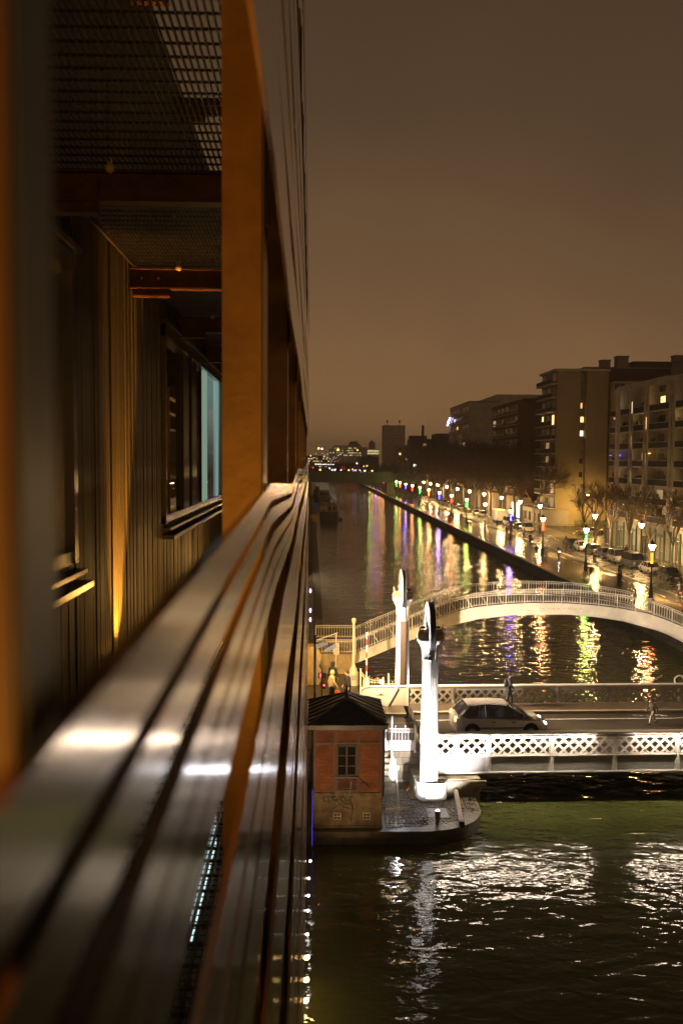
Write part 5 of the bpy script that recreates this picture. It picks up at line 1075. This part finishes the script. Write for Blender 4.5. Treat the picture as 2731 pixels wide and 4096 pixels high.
# far lamps
FW = emi('far_white_lamp', (1, .92, .85), 3); FY = emi('far_yellow_lamp', (1, .6, .12), 4); FB = emi('far_blue_lamp', (.25, .25, 1), 6); FR = emi('far_red_lamp', (1, .05, .04), 4)
far = [(3.2+1.75*k, 700, 11.8, .55, FW) for k in range(8)]+[(6.5, 900, 25.5, 1.0, FY), (9.5, 900, 25.2, .9, FW), (24, 900, 24.5, 1.1, FY), (41.5, 900, 24.3, .7, FY), (-.5, 700, 18, .4, FY), (1.0, 620, 10.5, .5, FR)]
far += [(21, 460, 13.6, .35, FW), (29.5, 560, 11.9, .5, FY), (31.2, 560, 11.9, .5, FY), (30.5, 500, 9.8, .4, FY), (24, 480, 9.2, .4, FW), (26, 480, 8.9, .4, FW), (27.3, 480, 8.5, .3, FR), (9.4, 520, 10.8, .5, FW), (11, 520, 9.9, .5, FW), (12.4, 520, 10, .6, FW), (15.6, 520, 9.9, .45, FW), (19.4, 520, 9.9, .5, FY), (4.6, 520, 10.1, .55, FY), (21.4, 520, 10.4, .35, FY), (21.9, 520, 9.8, .5, FB), (23.2, 520, 9.8, .5, FW), (25.2, 520, 9.9, .4, FW), (27.9, 520, 9.6, .6, FW), (36.5, 470, 7.2, .4, FW), (38, 470, 6.9, .4, FW), (39.3, 470, 6.7, .35, FY)]
for k in range(40):
    far.append((rq.uniform(-2, 26), rq.uniform(700, 1000), rq.uniform(11, 21), rq.uniform(.15, .3), rq.choice([FW, FY, FY, FW, FR])))
shown = None
for k, (x, y, z, r, mt) in enumerate(far):
    m = MB(); m.ball((0, 0, 0), r, 6); m2 = MB(); m2.tube([(0, 0, -z+1), (0, 0, -r)], .09, 4)
    t = thing('distant_lamp', 'tiny lamp glowing among the far city lights beyond the railway bridge', 'street lamp', (x, y, z), 0, 'far city lights'); mk('pole', m2, M['black'], t); mk('globe', m, mt, t)
# lamps beyond the bridge on the right quay with coloured tubes reflected in the water
for i, (y, k) in enumerate(((424, 'green'), (448, 'orange'), (474, 'orange'), (500, 'blue'), (526, 'orange'), (552, 'green'))):
    dup(protos[k], 'street lamp with %s tube seen beyond the green railway bridge, %s of six' % (k, ['first', 'second', 'third', 'fourth', 'fifth', 'last'][i]), (32.4, y, 1.31))
# ------------------------------------------------------------ trees
BARK = mat('bare_twigs', (.11, .075, .045), .9, var=.3, sc=2); TRK = mat('plane_bark', (.16, .13, .085), .85, var=.5, sc=1.2)
def tree_mesh(seed, h, th, spread, depth=6):
    r = random.Random(seed); tk, cr = MB(), MB()
    def prism3(m, a, b, w0, w1):
        d = (b-a).normalized(); u = d.cross(Vector((.3, .9, .2))).normalized(); v = d.cross(u)
        vs = [a+(u*math.cos(k*2.094)+v*math.sin(k*2.094))*w0 for k in range(3)]+[b+(u*math.cos(k*2.094)+v*math.sin(k*2.094))*w1 for k in range(3)]
        m.add(vs, [(0, 1, 4, 3), (1, 2, 5, 4), (2, 0, 3, 5)])
    def grow(p, d, L, w, k):
        q = p+d*L; m = tk if k == 0 else cr
        if k < 2:
            mid = p+d*L*.5+Vector((r.uniform(-.1, .1), r.uniform(-.1, .1), 0))*L*.2; m.tube([p, mid, q], [w, w*.85, w*.7], 7, cap=False)
        else: prism3(m, p, q, w, w*.6)
        if k >= depth: return
        n = r.choice((3, 3, 4)) if k else r.choice((4, 5))
        for i in range(n):
            a = r.uniform(0, 6.28); t = r.uniform(.35, .85)*spread; u = d.orthogonal().normalized(); u = Matrix.Rotation(a, 3, d) @ u
            nd = (d+u*t+Vector((0, 0, .12))).normalized()
            grow(p+d*L*(r.uniform(.5, 1.0) if i and k else 1), nd, L*r.uniform(.62, .86), max(w*.56, .02), k+1)
    grow(Vector((0, 0, 0)), Vector((r.uniform(-.05, .05), r.uniform(-.05, .05), 1)).normalized(), th, h*.016, 0)
    zmax = max(v.z for v in cr.v); s = (h-th)/(zmax-th)
    for v in cr.v: v.x *= s; v.y *= s; v.z = th+(v.z-th)*s if v.z > th else v.z
    return tk.mesh('trunk', True), cr.mesh('crown')
big = [tree_mesh(s, 19, 5.2, 1.0, 6) for s in (1, 2, 5)]; small = [tree_mesh(s, 10, 2.8, .85, 5) for s in (11, 14)]
def tree(k, lab, loc, rz, sc, group, tw=1.0, sz=1.0):
    ms = (big if k[0] == 'b' else small)[int(k[1])]; t = thing('bare_tree', lab, 'tree', loc, rz, group); t.scale = (sc, sc, sc*sz)
    mk('trunk', ms[0], TRK, t); mk('crown', ms[1], BARK, t)
ORDI = 'first,second,third,fourth,fifth,sixth,seventh,eighth,ninth,tenth,eleventh,twelfth,thirteenth,fourteenth,fifteenth,sixteenth,seventeenth,eighteenth,nineteenth,twentieth,twenty-first,last'.split(',')
i = 0
for y in range(214, 404, 9):
    for x, dy in ((45.6, 0), (48.0, 4.5)):
        if x > 46 and y < 236: continue
        tree('b%d' % (i % 3), 'bare plane tree of the %s row, %s along the street' % ('kerbside' if x < 46 else 'house side', ORDI[(y-214)//9]), (x+math.sin(i*2.3)*.5, y+dy, 1.42), i*1.7, 1.02+.16*math.sin(i*3.1), 'plane trees along the street')
        i += 1
tree('b1', 'first leafless plane tree left of the beige gable', (46.3, 206, 1.42), .5, .85, 'plane trees along the street')
for k, (x, y, s, d) in enumerate(((46.0, 117.5, 1.0, 'nearest'), (46.2, 125.5, 1.05, 'second'), (46.1, 134, 1.1, 'third'), (46.3, 143, 1.12, 'fourth'), (46.2, 152, 1.15, 'fifth'), (46.5, 161, 1.1, 'sixth'), (47, 170, 1.1, 'seventh'))):
    tree('s%d' % (k % 2), 'small bare pavement tree before the balcony block, %s of the row' % d, (x, y, 1.42), k*2.1, s, 'small bare trees by the shop fronts')
for k in range(8):
    tree('b%d' % (k % 3), 'dark bare tree beyond the railway bridge, %s from the canal' % ORDI[k], (16+k*5.0, 560+(k % 3)*14, 1.3), k*1.3, .72, 'trees beyond the railway bridge')
# small hedge and parapet in the side street
q = MB(); rr = random.Random(9)
for k in range(1400): x, y, z = rr.uniform(55, 62), rr.uniform(205.5, 207), rr.uniform(1.4, 2.8); q.bar((x, y, z), (x+rr.uniform(-.15, .15), y, z+rr.uniform(.05, .2)), .1, .02)
o = mk('hedge', q, mat('hedge_leaf', (.05, .08, .02), .8)); tag(o, 'clipped low hedge at the foot of the beige gable', 'hedge')
t = thing('iron_railing', 'low iron railing closing the side street', 'railing', (49.5, 200, 1.36)); m = MB(); m.box(0, 0, .9, 14, .06, .96)
for k in range(8): m.box(k*2, 0, 0, k*2+.06, .06, .95)
mk('bars', m, M['black'], t)
# ------------------------------------------------------------ near building on the left: gallery, columns, metal ribbon screen
hb = thing('gallery_building', 'canal side building with dark plank wall, open galleries and orange lit steel columns', 'building', (0, 0, 0))
PLK = mat('weathered_planks', (.115, .098, .075), .62, var=.45, sc=5, bump=.004, bsc=24, stretch=(1, 1, .12))
XW = -1.93
wins = [(4.2, 8.1, 14.16, 16.6), (13.0, 21.4, 14.16, 16.72)]
m = MB(); rp_ = random.Random(2); y = -3.0
while y < 42:
    w_ = rp_.choice((.07, .09, .11, .13)); d = rp_.uniform(-.006, .012)
    zs = [(2.5, 12.8), (12.8, 20.3)]
    hit = [w for w in wins if w[0]-.04 < y+w_/2 < w[1]+.04]
    if hit: zs = [(2.5, 7.0), (9.2, 12.8), (12.8, hit[0][2]), (hit[0][3], 20.3)]
    elif 16 < y < 20: zs = [(2.5, 6.2), (8.3, 9.6), (11.4, 20.3)]
    for a, b in zs: m.box(XW-.03, y, a, XW+d, y+w_-.008, b)
    y += w_
mk('plank_wall', m, PLK, hb)
m = MB(); m.box(-14, -3, .8, -2.35, 42, 20.2); mk('inner_wall', m, M['black'], hb)
# windows
ALU = mat('dark_window_frame', (.16, .15, .14), .25, .7, var=.15)
GLW = bpy.data.materials.new('window_mirror_glass'); GLW.use_nodes = True; b_ = GLW.node_tree.nodes['Principled BSDF']; b_.inputs['Base Color'].default_value = (.015, .015, .017, 1); b_.inputs['Roughness'].default_value = .02; b_.inputs['Specular IOR Level'].default_value = 1.0; b_.inputs['IOR'].default_value = 1.6
def ripple(mt, amp, sc):
    n = mt.node_tree.nodes; l = mt.node_tree.links; t = n.new('ShaderNodeTexCoord'); z = n.new('ShaderNodeTexNoise'); z.inputs['Scale'].default_value = sc; l.new(t.outputs['Object'], z.inputs['Vector']); bp = n.new('ShaderNodeBump'); bp.inputs['Distance'].default_value = amp; l.new(z.outputs[0], bp.inputs['Height']); l.new(bp.outputs[0], n['Principled BSDF'].inputs['Normal'])
for k, (a, b, z0, z1) in enumerate(wins):
    m = MB(); m.box(XW-.06, a, z0-.0, XW+.05, a+.12, z1); m.box(XW-.06, b-.12, z0, XW+.05, b, z1); m.box(XW-.06, a, z1-.14, XW+.06, b, z1); m.box(XW-.06, a, z0, XW+.03, b, z0+.10)
    m.box(XW-.05, a-.05, z0-.09, XW+.11, b+.05, z0-.055); m.box(XW-.05, a-.05, z0-.20, XW+.16, b+.05, z0-.15); m.box(XW-.05, a-.04, z1+.02, XW+.10, b+.04, z1+.07)
    f = mk('window_frame', m, ALU, hb)
    if k == 1:
        m = MB(); m.box(XW-.06, 14.95, z0+.1, XW+.03, 15.6, z1-.14); m.box(XW-.06, 15.95, z0+.1, XW+.035, 16.6, z1-.14); mk('mullion', m, M['darkmetal'], f)
        m = MB(); m.box(XW-.035, 13.12, z0+.1, XW-.03, 14.95, z1-.14); mk('pane', m, GLW, f); m = MB(); m.box(XW-.035, 16.6, z0+.1, XW-.03, 17.55, z1-.14); mk('pane', m, GLW, f)
        m = MB(); m.box(XW-.03, 17.95, z0+.1, XW+.01, 18.2, z1-.1); m.box(XW-.03, 18.3, z0+.1, XW+.01, 18.5, z1-.1); m.box(XW-.03, 17.95, z1-.16, XW+.015, 18.5, z1-.08); mk('sash_glow', m, emi('sash_room_glow', (.36, .50, .38), .55), f)  # room light falling on the sash is put in as emission
        bl = bpy.data.materials.new('blind_glow'); bl.use_nodes = True; n = bl.node_tree.nodes; l = bl.node_tree.links; bb = n['Principled BSDF']; bb.inputs['Base Color'].default_value = (.03, .05, .05, 1); bb.inputs['Roughness'].default_value = .08
        t_ = n.new('ShaderNodeTexCoord'); s_ = n.new('ShaderNodeSeparateXYZ'); l.new(t_.outputs['Generated'], s_.inputs[0]); q_ = n.new('ShaderNodeValToRGB'); l.new(s_.outputs['Z'], q_.inputs[0]); q_.color_ramp.elements[0].color = (.004, .006, .006, 1); q_.color_ramp.elements[0].position = .2; q_.color_ramp.elements[1].color = (.10, .155, .14, 1); q_.color_ramp.elements[1].position = .85  # room light fading downward, put into the blind's emission colour
        l.new(q_.outputs[0], bb.inputs['Emission Color']); bb.inputs['Emission Strength'].default_value = 1
        m = MB(); m.box(XW-.04, 18.5, z0+.1, XW-.02, 21.28, z1-.14); mk('blind_glow', m, bl, f)
        m = MB(); m.box(XW-.03, 20.4, z0+.1, XW+.02, 20.6, z1-.14); mk('jamb_glow', m, emi('lit_jamb_glow', (.35, .55, .5), .5), f)  # jamb's brightness from the room is put in as emission
    else:
        m = MB(); m.box(XW-.035, a+.12, z0+.1, XW-.03, b-.12, z1-.14); mk('pane', m, GLW, f)
LW = emi('gallery_window_light', (.55, .80, .82), 1.6)
for z0, z1, y0, y1 in ((6.2, 8.3, 16, 20), (9.6, 11.4, 16.5, 19.5)):
    m = MB()
    k = y0
    while k < y1: m.box(XW-.03, k, z0, XW-.01, k+.28, z1); k += .4
    mk('lit_window', m, LW, hb, label='cool lit window of a lower storey')
# floor and ceiling gratings (real bars)
def grating(z, y0, y1, x0=XW+.03, x1=-.34):
    m = MB(); x = x0
    while x < x1: m.box(x, y0, z, x+.006, y1, z+.03); x += .035
    y = y0
    while y < y1: m.box(x0, y, z+.010, x1, y+.010, z+.024); y += .17
    m.box(x0, y0, z-.02, x0+.03, y1, z+.04); m.box(x1, y0, z-.02, x1+.03, y1, z+.05); return m
RUS = mat('rusty_steel', (.085, .035, .018), .6, .3, var=.55, sc=7, bump=.003)
for z in (17.05, 13.0, 9.45, 6.0): mk('grating', grating(z, -2, 40), M['darkmetal'], hb)
# brackets under the ceiling grating and columns
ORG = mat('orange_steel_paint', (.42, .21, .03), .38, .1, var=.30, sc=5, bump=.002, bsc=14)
CY_ = [3.6+3.6*k for k in range(0, 10)]
for y in CY_:
    for zt in (17.02, 20.05):
        m = MB(); m.box(XW, y+.04, zt-.20, -.32, y+.06, zt); m.box(XW, y-.02, zt-.215, -.32, y+.12, zt-.2); m.box(XW, y-.02, zt-.012, -.32, y+.12, zt-.002)
        m.box(XW+.02, y+.02, zt-.28, XW+.42, y+.04, zt-.04); m.box(XW+.02, y-.02, zt-.295, XW+.42, y+.1, zt-.28)
        for bx_ in (XW+.12, XW+.3):
            for bz in (zt-.1, zt-.22): m.ball((bx_, y+.015, bz), .018, 5)
        br = mk('ceiling_bracket', m, RUS, hb)
        if zt < 18: m = MB(); m.ball((XW+.52, y-.05, zt+.0), .035, 8); m.cb(XW+.52, y-.05, zt+.04, .03, .03, .08); mk('ceiling_lamp', m, mat('frosted_glass', (.5, .4, .3), .5) if y < 4 else bpy.data.materials['frosted_glass'], br)
    m = MB(); m.box(-.32, y, 1.0, -.18, y+.012, 21.3); m.box(-.32, y+.40, 1.0, -.18, y+.412, 21.3); m.box(-.256, y+.013, 1.0, -.244, y+.399, 21.3); m.box(-.18, y+.07, 1, -.176, y+.40, 21.3)
    mk('column', m, ORG, hb)
m = MB(); m.box(-.19, .43, 6, -.129, .505, 21.3); mk('column', m, mat('dimmed_orange_paint', (.15, .065, .012), .4, var=.15, sc=2), hb, label='blurred orange steel column nearest the camera')  # dimmer lighting put into the paint: darker orange than the other columns
m = MB(); m.box(-.1285, .44, 6, -.1265, .50, 21.3); mk('side_sheen', m, mat('column_side_sheen', (.07, .072, .06), .45, .3, var=.1), hb)  # column's side face; its grey sheen is put into this plate's colour
# metal ribbon screen
RIB = mat('ribbon_steel', (.80, .73, .67), .15, 1.0, var=.10, sc=2.0, bump=.0003, bsc=4, stretch=(1, .25, 2))
sc_ = thing('ribbon_screen', 'outer screen of zigzag polished steel ribbons mirroring the lights of the canal', 'facade screen', (-.11, 0, 15))
ZZ = [(-1, 0), (.35, 0), (.94, .014), (1.8, .03), (2.88, .054), (5.6, -.014), (9.1, .052), (13.3, -.02), (17, .045), (21.5, -.02), (26, .045), (31, -.02), (36, .04), (40.5, 0)]
def ribbon(h0, h1, amp=1.0, shift=0, y0=-.6, y1=40.5, xo=0):
    m = MB(); vs = []
    ys = sorted(set([y0, y1]+[max(y0, min(y1, a+shift)) for a, _ in ZZ]))
    for y in ys:
        o = itp(ZZ, y-shift)*amp; bulge = .004*math.sin(y*1.1+h0*7)
        vs += [(xo+bulge, y, -h1+o), (xo+bulge, y, -h0+o), (xo-.012+bulge, y, -h0+o), (xo-.012+bulge, y, -h1+o)]
    m.add(vs, [(i*4+k, i*4+(k+1) % 4, i*4+4+(k+1) % 4, i*4+4+k) for i in range(len(ys)-1) for k in range(4)]); return m
low = [(.121, .172, 1, 0), (.193, .238, 1, 0), (.276, .322, 1, .2), (.334, .385, .9, .2), (.393, .45, .9, .3), (.59, .70, .9, 1.2), (.706, .83, .9, 1.2), (.84, 1.08, .7, 1.6), (1.465, 1.72, .8, 0), (1.73, 1.95, .8, 0), (1.96, 2.2, .8, .5)]
low += [(2.93+.38*k, 3.27+.38*k+.03*(k % 2), .9, (k*.9) % 2) for k in range(6)]+[(6.0+.45*k, 6.42+.45*k, .9, k*.7) for k in range(6)]+[(9.3+.5*k, 9.76+.5*k, .9, k*.5) for k in range(5)]+[(12.3, 12.9, .8, 0), (12.95, 13.7, .8, 0)]
for h0, h1, am, sh_ in low: mk('ribbon', ribbon(h0, h1, am, sh_), RIB, sc_)
for h0, h1, am, sh_ in ((-1.16, -.80, .8, 0), (-1.55, -1.24, .8, 0), (-1.98, -1.64, .9, .6), (-2.44, -2.08, .9, .6), (-3.1, -2.60, .8, 1), (-5.4, -4.95, .8, 0), (-6.2, -5.44, .6, 0)): mk('ribbon', ribbon(h0, h1, am, sh_), RIB, sc_)
m = MB(); m.box(-.022, -.6, -.75, -.016, .66, -.165); mk('gap_mask', m, M['darkmetal'], sc_)  # added dark sheet hiding the nearest column behind the ribbon gaps
for y in CY_:
    m = MB(); m.box(-.07, y+.1, -13.5, -.05, y+.12, -.2); m.box(-.07, y+.1, .85, -.05, y+.12, 6.1); mk('screen_bracket', m, M['darkmetal'], sc_)
# gallery lamps: assumed sodium wall washers at the foot of the plank wall
for k, y in enumerate((-1.4, 9.75, 24.0)):
    t = thing('assumed_wall_washer', 'assumed amber uplighter on the gallery floor washing the plank wall, %s' % ['behind the camera', 'between the two windows', 'far down the gallery'][k], 'lamp', (XW+.16, y, 13.05), 0, 'gallery uplighters'); m = MB(); m.lathe([(.05, 0), (.06, .06), (.05, .08)], 12); mk('body', m, M['darkmetal'], t)
    m = MB(); m.lathe([(.045, .082), (.001, .084)], 12); mk('lens', m, emi('washer_lens', (1, .45, .08), 30), t)
spot((XW+.13, 9.85, 12.75), (XW+.03, 9.95, 14.6), 4200, 46, (1, .38, .035), .9, .03)
spot((XW+.13, 24, 12.75), (XW+.03, 24.1, 14.6), 420, 120, (1, .45, .07), .7, .03)
spot((-.25, -2.6, 13.6), (-.25, 3.6, 16.1), 300, 46, (1, .44, .05), .6, .05)  # added unseen beam without fitting, in line so the first column shades the next
point((-1.2, 1.6, 13.6), 7, (1, .45, .10), .15)  # small added fill light, no fitting
point((-1.0, 12.0, 13.4), 26, (1, .5, .12), .1)  # added fill light without fitting, brightens column backs and planks
point((-1.0, 17.0, 13.4), 40, (1, .5, .12), .1)  # second added fill light, also without fitting
hz_ = MB(); hz_.box(-760, -80, -3, 1300, 2700, 60)
hv = bpy.data.materials.new('haze_air'); hv.use_nodes = True; n = hv.node_tree.nodes; n.remove(n['Principled BSDF']); v = n.new('ShaderNodeVolumePrincipled'); v.inputs['Color'].default_value = (.9, .85, .78, 1); v.inputs['Density'].default_value = .0005; v.inputs['Anisotropy'].default_value = .2
hv.node_tree.links.new(v.outputs[0], n['Material Output'].inputs['Volume'])
o = mk('haze', hz_, hv); tag(o, 'damp brown night haze over the canal and city', 'haze', kind='stuff')
